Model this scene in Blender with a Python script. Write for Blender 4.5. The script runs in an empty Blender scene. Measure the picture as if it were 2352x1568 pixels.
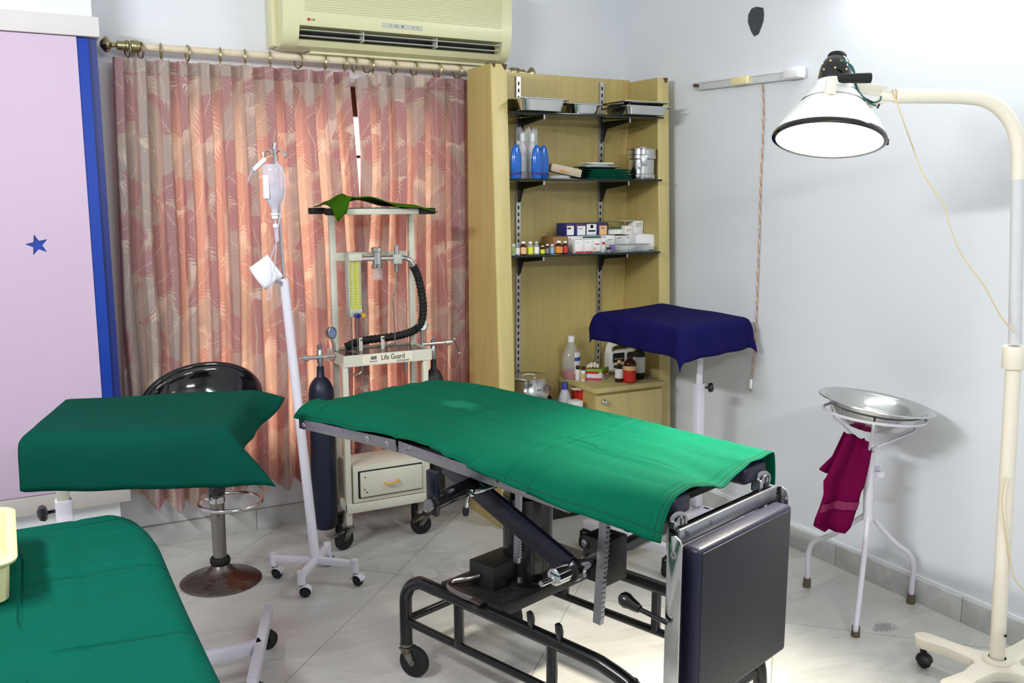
import bpy, bmesh, math, random
from mathutils import Vector, Matrix
random.seed(7)
D = bpy.data
SC = bpy.context.scene
COL = SC.collection
pi = math.pi
V = Vector

# ------------------------------------------------------------------ camera, world, lights, exposure
CAMH = 1.63
FPX = 2134.0                      # focal length in pixels of the 2352 px wide frame
PITCH = math.atan(344 / FPX)
AZ = math.radians(61.45)          # heading, measured from the back-wall direction (+X)
cam = D.cameras.new('camera')
cam.sensor_width = 36.0
cam.lens = 36.0 * FPX / 2352.0
cam.clip_start = 0.02
camo = D.objects.new('camera', cam)
COL.objects.link(camo)
camo.location = (0, 0, CAMH)
camo.rotation_euler = (pi / 2 - PITCH, 0, AZ - pi / 2)
SC.camera = camo

SC.view_settings.view_transform = 'Standard'
SC.view_settings.look = 'None'
SC.view_settings.exposure = 0.0
SC.view_settings.gamma = 1.0
SC.view_settings.use_curve_mapping = False

w = D.worlds.new('world')
SC.world = w
w.use_nodes = True
bg = w.node_tree.nodes['Background']
bg.inputs['Color'].default_value = (0.93, 0.96, 1.0, 1)
bg.inputs["Strength"].default_value = 4.4


def area_light(name, loc, target, sx, sy, power, color):
    L = D.lights.new(name, 'AREA')
    L.shape = 'RECTANGLE'
    L.size = sx
    L.size_y = sy
    L.energy = power
    L.color = color
    o = D.objects.new(name, L)
    COL.objects.link(o)
    o.location = loc
    d = V(target) - V(loc)
    o.rotation_euler = d.to_track_quat('-Z', 'Y').to_euler()
    return o


# tube lights of the room and an added rear fill (fittings outside the picture)
area_light('tube_lamp_right', (3.03, 2.25, 2.60), (1.0, 2.25, 1.2), 1.2, 0.10, 21, (0.95, 0.98, 1.0))
area_light('tube_lamp_left', (-0.95, 1.9, 2.45), (2.2, 2.6, 1.0), 1.2, 0.10, 66, (0.97, 0.99, 1.0))
area_light('rear_fill_lamp', (0.9, -0.75, 2.50), (1.5, 2.6, 0.9), 1.2, 0.12, 40, (0.98, 0.99, 1.0))  # fill lamp added behind the camera, no known source there

# ------------------------------------------------------------------ sight lines: a picture point carried onto a real plane
FW = V((math.cos(AZ) * math.cos(PITCH), math.sin(AZ) * math.cos(PITCH), -math.sin(PITCH)))
RT = V((math.sin(AZ), -math.cos(AZ), 0))
UP = RT.cross(FW)
FH = V((math.cos(AZ), math.sin(AZ), 0))
C0 = V((0, 0, CAMH))


def ray(x, y): return FW * FPX + RT * (x - 1176.0) - UP * (y - 784.0)


def pl(x, y, P, n):
    d = ray(x, y)
    return C0 + d * ((V(P) - C0).dot(V(n)) / d.dot(V(n)))


def onz(x, y, z): return pl(x, y, (0, 0, z), (0, 0, 1))
def ony(x, y, Y): return pl(x, y, (0, Y, 0), (0, 1, 0))
def onx(x, y, X): return pl(x, y, (X, 0, 0), (1, 0, 0))
def vp(x, y, P): return pl(x, y, (P[0], P[1], 0), FH)
def mpp(P): return (V(P) - C0).dot(FW) / FPX      # metres per picture point at P


# ------------------------------------------------------------------ materials
def lin(c):
    c = c / 255.0
    return c / 12.92 if c <= 0.04045 else ((c + 0.055) / 1.055) ** 2.4


def rgb(*c): return (lin(c[0]), lin(c[1]), lin(c[2]), 1)


class NT:
    def __init__(s, m):
        s.t = m.node_tree
        s.n = s.t.nodes
        s.l = s.t.links

    def new(s, typ, **kw):
        n = s.n.new(typ)
        for k, v in kw.items():
            setattr(n, k, v)
        return n

    def link(s, a, b): s.l.new(a, b)

    def val(s, x, inp):
        if isinstance(x, (int, float)):
            inp.default_value = x
        else:
            s.link(x, inp)

    def math(s, op, a, b=None, c=None, clamp=False):
        n = s.new('ShaderNodeMath', operation=op)
        n.use_clamp = clamp
        s.val(a, n.inputs[0])
        if b is not None: s.val(b, n.inputs[1])
        if c is not None: s.val(c, n.inputs[2])
        return n.outputs[0]

    def step(s, x, lo, hi):
        n = s.new('ShaderNodeMapRange', interpolation_type='SMOOTHSTEP')
        s.val(x, n.inputs[0])
        s.val(lo, n.inputs[1])
        s.val(hi, n.inputs[2])
        return n.outputs[0]

    def mix(s, f, a, b):
        n = s.new('ShaderNodeMix', data_type='RGBA')
        s.val(f, n.inputs[0])
        for x, i in ((a, 6), (b, 7)):
            if isinstance(x, tuple): n.inputs[i].default_value = x
            else: s.link(x, n.inputs[i])
        return n.outputs[2]

    def noise(s, vec, scale, detail=3, dist=0.0, rough=0.5):
        n = s.new('ShaderNodeTexNoise')
        if vec is not None: s.link(vec, n.inputs['Vector'])
        n.inputs['Scale'].default_value = scale
        n.inputs['Detail'].default_value = detail
        n.inputs['Roughness'].default_value = rough
        n.inputs['Distortion'].default_value = dist
        return n.outputs[0]

    def bump(s, h, strength, dist=0.01):
        b = s.new('ShaderNodeBump')
        b.inputs['Strength'].default_value = strength
        b.inputs['Distance'].default_value = dist
        s.link(h, b.inputs['Height'])
        return b.outputs[0]

    def scale(s, vec, v):
        m = s.new('ShaderNodeMapping')
        s.link(vec, m.inputs[0])
        m.inputs['Scale'].default_value = v
        return m.outputs[0]


def new_mat(name):
    m = D.materials.new(name)
    m.use_nodes = True
    nt = NT(m)
    b = nt.n['Principled BSDF']
    tc = nt.new('ShaderNodeTexCoord')
    return m, nt, b, tc


def M(name, c, rough=0.5, metal=0.0, var=0.06, vs=6.0, bump=0.0, bs=60.0, spec=0.5, coat=0.0, trans=0.0,
      dirt=None, dirt_amt=0.5, dirt_scale=9.0, sub=0.0, emit=0.0, ior=1.45):
    m, nt, b, tc = new_mat(name)
    col = rgb(*c)
    n = nt.noise(tc.outputs['Object'], vs, 4)
    a = tuple(min(1, x * (1 + var)) for x in col[:3]) + (1,)
    d = tuple(x * (1 - var) for x in col[:3]) + (1,)
    cc = nt.mix(n, d, a)
    if dirt:
        k = nt.step(nt.noise(tc.outputs['Object'], dirt_scale, 8, rough=0.7), 1 - dirt_amt - .07, 1 - dirt_amt + .05)
        cc = nt.mix(k, cc, rgb(*dirt))
    nt.link(cc, b.inputs['Base Color'])
    b.inputs['Roughness'].default_value = rough
    b.inputs['Metallic'].default_value = metal
    b.inputs['Specular IOR Level'].default_value = spec
    b.inputs['Coat Weight'].default_value = coat
    b.inputs['Transmission Weight'].default_value = trans
    b.inputs['IOR'].default_value = ior
    if emit:
        b.inputs['Emission Color'].default_value = col
        b.inputs['Emission Strength'].default_value = emit
    if bump:
        nt.link(nt.bump(nt.noise(tc.outputs['Object'], bs, 4), bump), b.inputs['Normal'])
    return m


def clear_mat(name, c, alpha, rough=0.15):
    m, nt, b, tc = new_mat(name)
    b.inputs['Base Color'].default_value = rgb(*c)
    b.inputs['Roughness'].default_value = rough
    k = nt.noise(tc.outputs['Object'], 25, 3)
    nt.link(nt.math('ADD', nt.math('MULTIPLY', k, 0.25), alpha - 0.12, clamp=True), b.inputs['Alpha'])
    return m


def wood_mat(name, c, axis=(14, 14, 1.0)):
    m, nt, b, tc = new_mat(name)
    v = nt.scale(tc.outputs['Object'], axis)
    n = nt.noise(v, 2.2, 6, 0.6)
    n2 = nt.noise(nt.scale(tc.outputs['Object'], tuple(x * 6 for x in axis)), 4, 3)
    k = nt.math('ADD', nt.math('MULTIPLY', n, 0.75), nt.math('MULTIPLY', n2, 0.25))
    col = rgb(*c)
    cc = nt.mix(nt.step(k, .3, .75), tuple(x * .90 for x in col[:3]) + (1,), tuple(min(1, x * 1.07) for x in col[:3]) + (1,))
    nt.link(cc, b.inputs['Base Color'])
    b.inputs['Roughness'].default_value = 0.42
    nt.link(nt.bump(n2, .02), b.inputs['Normal'])
    return m


def marble_mat(name, c, vein, amount=.5, scale=1.6, rough=.16, stain=None):
    m, nt, b, tc = new_mat(name)
    g = nt.new('ShaderNodeNewGeometry')
    P = g.outputs['Position']
    base = nt.noise(nt.scale(P, (1.0, 2.6, 2.0)), scale, 7, 1.2, .6)
    v = nt.noise(nt.scale(P, (1.3, 2.2, 2.0)), scale * 1.3, 9, 2.0, .62)
    ve = nt.math('SUBTRACT', 1.0, nt.math('MULTIPLY', nt.math('ABSOLUTE', nt.math('SUBTRACT', v, .5)), 14), clamp=True)
    cl = nt.mix(nt.step(base, .25, .8), rgb(*[max(0, x - 26) for x in c]), rgb(*c))
    big = nt.step(nt.noise(P, .9, 4), .5, .75)
    cc = nt.mix(nt.math('MULTIPLY', nt.math('MULTIPLY', ve, big), amount), cl, rgb(*vein))
    oi = nt.new('ShaderNodeObjectInfo')
    cc = nt.mix(nt.math('MULTIPLY', oi.outputs['Random'], .16), cc, rgb(*[x * .78 for x in c]))
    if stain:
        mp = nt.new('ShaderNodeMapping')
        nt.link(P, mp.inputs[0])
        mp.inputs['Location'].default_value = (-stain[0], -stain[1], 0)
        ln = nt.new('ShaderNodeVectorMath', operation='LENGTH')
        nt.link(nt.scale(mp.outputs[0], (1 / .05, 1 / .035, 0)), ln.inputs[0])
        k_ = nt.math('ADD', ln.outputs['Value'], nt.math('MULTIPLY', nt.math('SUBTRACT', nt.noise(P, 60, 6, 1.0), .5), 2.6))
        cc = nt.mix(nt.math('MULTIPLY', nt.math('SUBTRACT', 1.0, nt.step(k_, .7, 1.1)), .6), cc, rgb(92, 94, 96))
    nt.link(cc, b.inputs['Base Color'])
    b.inputs['Roughness'].default_value = rough
    nt.link(nt.math('ADD', rough, nt.math('MULTIPLY', base, .18)), b.inputs['Roughness'])
    return m


def cloth_mat(name, c, crease=0.0, cs=.2, terry=0.0, wear=None):
    """woven cloth; creases are ironed fold lines in the fine relief (UV in metres)"""
    m, nt, b, tc = new_mat(name)
    uv = tc.outputs['UV']
    col = rgb(*c)
    n = nt.noise(uv, 5, 5)
    fade = nt.noise(uv, 2.0, 3)
    cc = nt.mix(n, tuple(x * .88 for x in col[:3]) + (1,), tuple(min(1, x * 1.10) for x in col[:3]) + (1,))
    if wear:
        mp = nt.new('ShaderNodeMapping')
        nt.link(uv, mp.inputs[0])
        mp.inputs['Location'].default_value = (-wear[0], -wear[1], 0)
        ln = nt.new('ShaderNodeVectorMath', operation='LENGTH')
        nt.link(nt.scale(mp.outputs[0], (1 / wear[2], 1 / wear[3], 1)), ln.inputs[0])
        k_ = nt.math('ADD', ln.outputs['Value'], nt.math('MULTIPLY', nt.math('SUBTRACT', nt.noise(uv, 26, 5), .5), 1.3))
        k_ = nt.math('SUBTRACT', 1.0, nt.step(k_, .35, 1.15))
        cc = nt.mix(nt.math('MULTIPLY', k_, .55), cc, tuple(min(1, x * 1.9 + .012) for x in col[:3]) + (1,))
    nt.link(cc, b.inputs['Base Color'])
    b.inputs['Roughness'].default_value = .85
    b.inputs['Specular IOR Level'].default_value = .06
    h = nt.math('MULTIPLY', nt.noise(uv, 420 if not terry else 260, 2), .05 if not terry else .5)
    h = nt.math('ADD', h, nt.math('MULTIPLY', nt.noise(uv, 9, 3, .4), 1.2))
    if crease:
        sep = nt.new('ShaderNodeSeparateXYZ')
        nt.link(uv, sep.inputs[0])
        for k, per in ((0, cs * 1.35), (1, cs)):
            j = nt.math('ADD', sep.outputs[k], nt.math('MULTIPLY', nt.noise(uv, 3.0, 2), .05))
            p = nt.math('PINGPONG', j, per)
            line = nt.math('SUBTRACT', 1.0, nt.step(p, 0.0, .007))
            gate = nt.step(nt.noise(uv, 4.5, 2), .38, .6)
            h = nt.math('SUBTRACT', h, nt.math('MULTIPLY', nt.math('MULTIPLY', line, gate), crease))
    nt.link(nt.bump(h, .55, .006), b.inputs['Normal'])
    return m


def curtain_mat(name):
    m, nt, b, tc = new_mat(name)
    uv = tc.outputs['UV']
    wv = nt.new('ShaderNodeTexNoise')
    nt.link(uv, wv.inputs['Vector'])
    wv.inputs['Scale'].default_value = 5
    wv.inputs['Detail'].default_value = 2
    cd = nt.new('ShaderNodeVectorMath', operation='MULTIPLY_ADD')
    nt.link(wv.outputs[1], cd.inputs[0])
    cd.inputs[1].default_value = (.05, .05, 0)
    nt.link(uv, cd.inputs[2])
    warped = cd.outputs[0]

    def leaf_layer(scale, seed, L, W):
        off = nt.new('ShaderNodeMapping')
        nt.link(warped, off.inputs[0])
        off.inputs['Location'].default_value = (seed, seed * .7, 0)
        vo = nt.new('ShaderNodeTexVoronoi', voronoi_dimensions='2D')
        nt.link(off.outputs[0], vo.inputs['Vector'])
        vo.inputs['Scale'].default_value = scale
        vo.inputs['Randomness'].default_value = .75
        loc = nt.new('ShaderNodeVectorMath', operation='SUBTRACT')
        sc = nt.new('ShaderNodeVectorMath', operation='SCALE')
        # voronoi position is in texture units already multiplied back
        nt.link(off.outputs[0], loc.inputs[0])
        nt.link(vo.outputs['Position'], loc.inputs[1])
        sepc = nt.new('ShaderNodeSeparateXYZ')
        nt.link(vo.outputs['Color'], sepc.inputs[0])
        rot = nt.new('ShaderNodeVectorRotate', rotation_type='Z_AXIS')
        nt.link(loc.outputs[0], rot.inputs['Vector'])
        nt.link(nt.math('ADD', nt.math('MULTIPLY', sepc.outputs[0], 2.4), -1.2), rot.inputs['Angle'])
        sp = nt.new('ShaderNodeSeparateXYZ')
        nt.link(rot.outputs[0], sp.inputs[0])
        q = nt.math('ABSOLUTE', nt.math('ADD', sp.outputs[0], nt.math('MULTIPLY', nt.math('POWER', nt.math('ABSOLUTE', sp.outputs[1]), 2.0), .8)))
        p = sp.outputs[1]
        ph = nt.math('FRACT', nt.math('MULTIPLY', nt.math('SUBTRACT', p, nt.math('MULTIPLY', q, 1.15)), 44.0))
        saw = nt.math('ABSOLUTE', nt.math('SUBTRACT', nt.math('MULTIPLY', ph, 2.0), 1.0))
        env = nt.math('SUBTRACT', 1.0, nt.math('POWER', nt.math('ABSOLUTE', nt.math('DIVIDE', p, L)), 2.2))
        wid = nt.math('MULTIPLY', nt.math('MULTIPLY', env, W), nt.math('SUBTRACT', 1.0, nt.math('MULTIPLY', saw, .40)))
        inside = nt.step(nt.math('SUBTRACT', wid, q), -.002, .003)
        vein = nt.math('MAXIMUM', nt.step(saw, .84, 1.0), nt.math('SUBTRACT', 1.0, nt.step(q, .0015, .004)))
        vein = nt.math('MULTIPLY', vein, nt.step(nt.math('DIVIDE', q, W), 1.1, .1))
        return inside, vein, sepc.outputs[1]

    beige = rgb(196, 184, 168)
    cream = rgb(226, 214, 200)
    mauve = rgb(178, 142, 146)
    grey = rgb(182, 176, 168)
    i1, v1, r1 = leaf_layer(5.2, 0.0, .17, .085)
    i2, v2, r2 = leaf_layer(6.0, 3.7, .15, .075)
    c = nt.mix(nt.step(nt.noise(uv, 7, 3), .42, .58), beige, cream)
    c2 = nt.mix(nt.step(r2, .42, .58), grey, mauve)
    c = nt.mix(i2, c, nt.mix(nt.math('MULTIPLY', v2, .55), c2, cream))
    c1 = nt.mix(nt.step(r1, .36, .42), grey, mauve)
    c = nt.mix(i1, c, nt.mix(nt.math('MULTIPLY', v1, .6), c1, cream))
    nt.link(c, b.inputs['Base Color'])
    b.inputs['Roughness'].default_value = .55
    b.inputs['Sheen Weight'].default_value = .25
    nt.link(nt.bump(nt.noise(nt.scale(uv, (1, .15, 1)), 260, 2), .12, .002), b.inputs['Normal'])
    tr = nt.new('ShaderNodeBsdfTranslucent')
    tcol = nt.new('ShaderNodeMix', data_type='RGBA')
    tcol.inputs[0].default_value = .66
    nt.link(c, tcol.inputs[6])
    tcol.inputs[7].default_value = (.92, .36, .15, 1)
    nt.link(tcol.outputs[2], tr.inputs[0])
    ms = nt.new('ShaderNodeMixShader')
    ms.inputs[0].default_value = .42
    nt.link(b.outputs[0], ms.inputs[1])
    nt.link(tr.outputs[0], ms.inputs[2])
    out = nt.n['Material Output']
    nt.link(ms.outputs[0], out.inputs[0])
    return m


def emit_mat(name, c, strength):
    m, nt, b, tc = new_mat(name)
    b.inputs['Base Color'].default_value = rgb(*c)
    b.inputs['Emission Color'].default_value = rgb(*c)
    b.inputs['Emission Strength'].default_value = strength
    return m


MT = {}
MT['wall'] = M('wall_paint', (221, 224, 228), .6, var=.015, vs=2, bump=.04, bs=140)
MT['ceiling'] = M('ceiling_paint', (236, 238, 240), .8, var=.01)
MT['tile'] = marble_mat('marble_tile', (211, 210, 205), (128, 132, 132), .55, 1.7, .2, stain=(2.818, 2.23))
MT['skirting'] = marble_mat('skirting_marble', (206, 207, 204), (120, 124, 124), .7, 3.0, .3)
MT['grout'] = M('tile_grout', (150, 146, 134), .9, var=.1, vs=20)
MT['caulk'] = M('white_plaster', (228, 230, 232), .8, var=.02, vs=30)
MT['hole'] = M('raw_cement', (70, 72, 76), .95, var=.3, vs=60, bump=.8, bs=90)
MT['pink'] = M('pink_laminate', (196, 174, 196), .45, var=.02, vs=4)
MT['blue'] = M('blue_laminate', (18, 60, 158), .38, var=.05, vs=6)
MT['navy_edge'] = M('dark_blue_laminate', (24, 40, 112), .4)
MT['offwhite_board'] = M('off_white_board', (212, 206, 206), .5, var=.05, vs=9, dirt=(160, 170, 190), dirt_amt=.22, dirt_scale=6)
MT['plinth'] = M('beige_plinth', (196, 190, 184), .55, var=.03)
MT['rod'] = M('cream_rod', (214, 200, 172), .4, var=.05)
MT['brass'] = M('antique_brass', (172, 160, 122), .28, 1.0, var=.2, vs=40)
MT['acbody'] = M('aged_ivory_plastic', (214, 212, 170), .32, var=.03, vs=3)
MT['acgrille'] = M('grille_ivory_plastic', (200, 200, 160), .4, var=.03)
MT['dark'] = M('recess_shade', (14, 14, 15), .7)  # near-black colour put in for the shade inside recesses
MT['lgrey'] = M('light_grey_plastic', (184, 186, 178), .45)
MT['red'] = M('red_print', (178, 30, 40), .5)
MT['ink'] = M('dark_ink', (34, 34, 36), .6)
MT['wood'] = wood_mat('pale_veneer', (186, 166, 104))
MT['wood_front'] = wood_mat('pale_veneer_front', (194, 177, 117))
MT['chip'] = M('bare_particle_board', (86, 66, 48), .9, bump=.6, bs=120)
MT['shelfglass'] = M('dark_shelf_glass', (22, 36, 36), .08, trans=.35, spec=.6)
MT['standard'] = M('slotted_aluminium', (196, 198, 200), .35, 1.0)
MT['bracket'] = M('dark_bracket_steel', (36, 34, 30), .5, .3)
MT['steel'] = M('polished_steel', (206, 206, 204), .16, 1.0, var=.06, vs=14)
MT['steel_worn'] = M('worn_steel', (168, 168, 172), .34, 1.0, var=.16, vs=22, dirt=(70, 66, 62), dirt_amt=.36, dirt_scale=26)
MT['chrome'] = M('chrome', (214, 214, 214), .1, 1.0, var=.04)
MT['chrome_old'] = M('tarnished_chrome', (150, 144, 138), .28, 1.0, var=.2, vs=20, dirt=(112, 74, 56), dirt_amt=.36, dirt_scale=18)
MT['rust_base'] = M('rusted_chrome_plate', (116, 108, 104), .34, .8, var=.2, vs=8, dirt=(96, 66, 56), dirt_amt=.48, dirt_scale=9)
MT['blackplastic'] = M('black_gloss_plastic', (14, 13, 14), .1, coat=.6, var=.05)
MT['blackpaint'] = M('black_enamel', (15, 15, 17), .24, var=.2, vs=20, coat=.25, dirt=(44, 42, 40), dirt_amt=.34, dirt_scale=12)
MT['blackmatt'] = M('black_dull_metal', (26, 25, 25), .5, var=.2, vs=20, dirt=(58, 52, 46), dirt_amt=.38, dirt_scale=14)
MT['rubber'] = M('black_rubber', (17, 17, 17), .7, var=.2, vs=30)
MT['rubber_brown'] = M('brown_rubber_tip', (98, 88, 70), .75, var=.2, vs=60)
MT['castersteel'] = M('caster_steel', (132, 130, 122), .4, .8, dirt=(84, 66, 50), dirt_amt=.45, dirt_scale=30)
MT['creampaint'] = M('cream_enamel', (206, 204, 188), .4, var=.04, dirt=(140, 118, 84), dirt_amt=.27, dirt_scale=24)
MT['lamppaint'] = M('ivory_enamel', (232, 224, 206), .35, var=.03, dirt=(180, 160, 130), dirt_amt=.25, dirt_scale=40)
MT['lampwhite'] = M('white_enamel_shade', (236, 236, 232), .22, coat=.3, var=.02)
MT['lampscuff'] = M('scuffed_white_paint', (206, 206, 208), .45, var=.1, vs=30, dirt=(70, 74, 80), dirt_amt=.3, dirt_scale=30)
MT['white'] = M('white_enamel', (216, 212, 222), .35, var=.03, dirt=(168, 150, 140), dirt_amt=.24, dirt_scale=30)
MT['whiteplastic'] = M('white_plastic', (232, 232, 230), .4)
MT['paper'] = M('white_paper', (226, 230, 236), .85, var=.02)
MT['green'] = cloth_mat('green_drape', (4, 86, 63), 1.6, .17, wear=(-.143, .375, .10, .05))
MT['green_bed'] = cloth_mat('green_bed_sheet', (3, 82, 66), 3.2, .19)
MT['green_mayo'] = cloth_mat('green_tray_cover', (2, 60, 49), .3, .3)
MT['greencloth_dark'] = cloth_mat('dark_green_linen', (3, 56, 42))
MT['limecloth'] = cloth_mat('leaf_green_cloth', (52, 92, 10), .3, .1)
MT['navycloth'] = cloth_mat('navy_blue_cover', (22, 20, 74), .5, .16)
MT['maroon'] = cloth_mat('maroon_towel', (104, 6, 58), terry=1)
MT['thread'] = M('dark_thread', (10, 66, 50), .9)
MT['curtain'] = curtain_mat('leaf_print_curtain')
MT['vinyl'] = M('dark_navy_vinyl', (24, 23, 46), .42, var=.08, vs=10, bump=.12, bs=220)
MT['vinyl_face'] = M('slate_grey_vinyl', (34, 35, 40), .5, var=.05, vs=10, bump=.08, bs=220)
MT['navy_enamel'] = M('navy_enamel', (11, 11, 26), .3, var=.1, coat=.2)
MT['cylblue'] = M('navy_cylinder_paint', (24, 30, 52), .42, var=.2, vs=12, dirt=(34, 32, 34), dirt_amt=.4, dirt_scale=10)
MT['cyldark'] = M('worn_black_cylinder', (34, 33, 32), .5, var=.25, vs=20)
MT['yellowtray'] = M('cream_yellow_plastic', (226, 216, 164), .38, var=.04, vs=14)
MT['yellow'] = M('yellow_plastic', (206, 156, 40), .4)
MT['yellowgreen'] = M('flowmeter_yellow', (196, 196, 76), .4, var=.05)
MT['bluegloss'] = M('blue_knob', (26, 36, 130), .25)
MT['frame_brown'] = M('brown_window_wood', (92, 44, 30), .5, var=.15)
MT['glass'] = clear_mat('window_glass', (240, 244, 246), .10, .03)
MT['gasglass'] = M('lens_glass', (120, 140, 176), .08, var=.05)
MT['amber'] = M('amber_glass', (66, 24, 8), .08, trans=.35)
MT['clearglass'] = clear_mat('clear_glass', (216, 222, 224), .26, .06)
MT['film'] = clear_mat('crinkled_film', (226, 232, 240), .22, .12)
MT['ivplastic'] = clear_mat('soft_clear_plastic', (224, 222, 236), .5, .2)
MT['tubing'] = clear_mat('clear_tubing', (226, 214, 228), .62, .15)
MT['bluebottle'] = M('blue_bottle_plastic', (10, 92, 184), .18, trans=.12, coat=.4, var=.1, vs=30)
MT['redliquid'] = M('red_spirit', (196, 56, 18), .2, trans=.25)
MT['label_white'] = M('label_white', (226, 226, 224), .6)
MT['label_yellow'] = M('label_yellow', (206, 212, 50), .55)
MT['label_peach'] = M('label_peach', (222, 176, 128), .6)
MT['label_orange'] = M('label_orange', (212, 130, 30), .55)
MT['label_red'] = M('label_red', (190, 36, 26), .5)
MT['label_blue'] = M('label_blue', (60, 70, 160), .55)
MT['label_lblue'] = M('label_sky', (130, 170, 206), .55)
MT['label_grey'] = M('label_grey', (120, 122, 128), .55)
MT['navybox'] = M('navy_print', (38, 38, 104), .5)
MT['olive'] = M('olive_print', (124, 114, 60), .55)
MT['cardboard'] = M('cardboard', (150, 110, 66), .8)
MT['carton'] = M('white_carton', (226, 224, 222), .6, var=.02)
MT['lime'] = M('lime_print', (126, 176, 44), .5)
MT['pinkprint'] = M('pink_print', (196, 44, 92), .5)
MT['purple'] = M('purple_print', (146, 120, 190), .5)
MT['darkgreenprint'] = M('dark_green_print', (24, 84, 60), .5)
MT['cotton'] = M('cotton_wool', (226, 222, 216), .95, bump=.5, bs=60)
MT['glove'] = M('latex_glove', (230, 224, 206), .6)
MT['purplegrey'] = M('smoked_plastic', (120, 120, 124), .3)
MT['cord_red'] = M('twisted_cord', (176, 104, 84), .7, var=.3, vs=90)
MT['cord_white'] = M('ivory_flex', (214, 196, 156), .6)
MT['cord_green'] = M('green_flex', (30, 92, 88), .5)
MT['lampglow'] = emit_mat('lit_lamp_glass', (255, 250, 226), 6.0)
MT['bulbglow'] = emit_mat('glowing_vent_hole', (255, 190, 90), 1.6)
MT['tubeglow'] = emit_mat('lit_tube', (250, 252, 255), 2.0)
MT['bluegrey'] = M('grey_blue_paint', (150, 160, 176), .5)


# ------------------------------------------------------------------ mesh builder
ROOT = {}


def root_of(o):
    while o.parent is not None:
        o = o.parent
    return o


def frame_from(d, ref=None):
    d = V(d).normalized()
    r = V(ref) if ref is not None else (V((0, 0, 1)) if abs(d.z) < .9 else V((1, 0, 0)))
    x = r.cross(d)
    if x.length < 1e-6:
        x = V((0, 1, 0)).cross(d)
    x.normalize()
    return x, d.cross(x).normalized(), d


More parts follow.
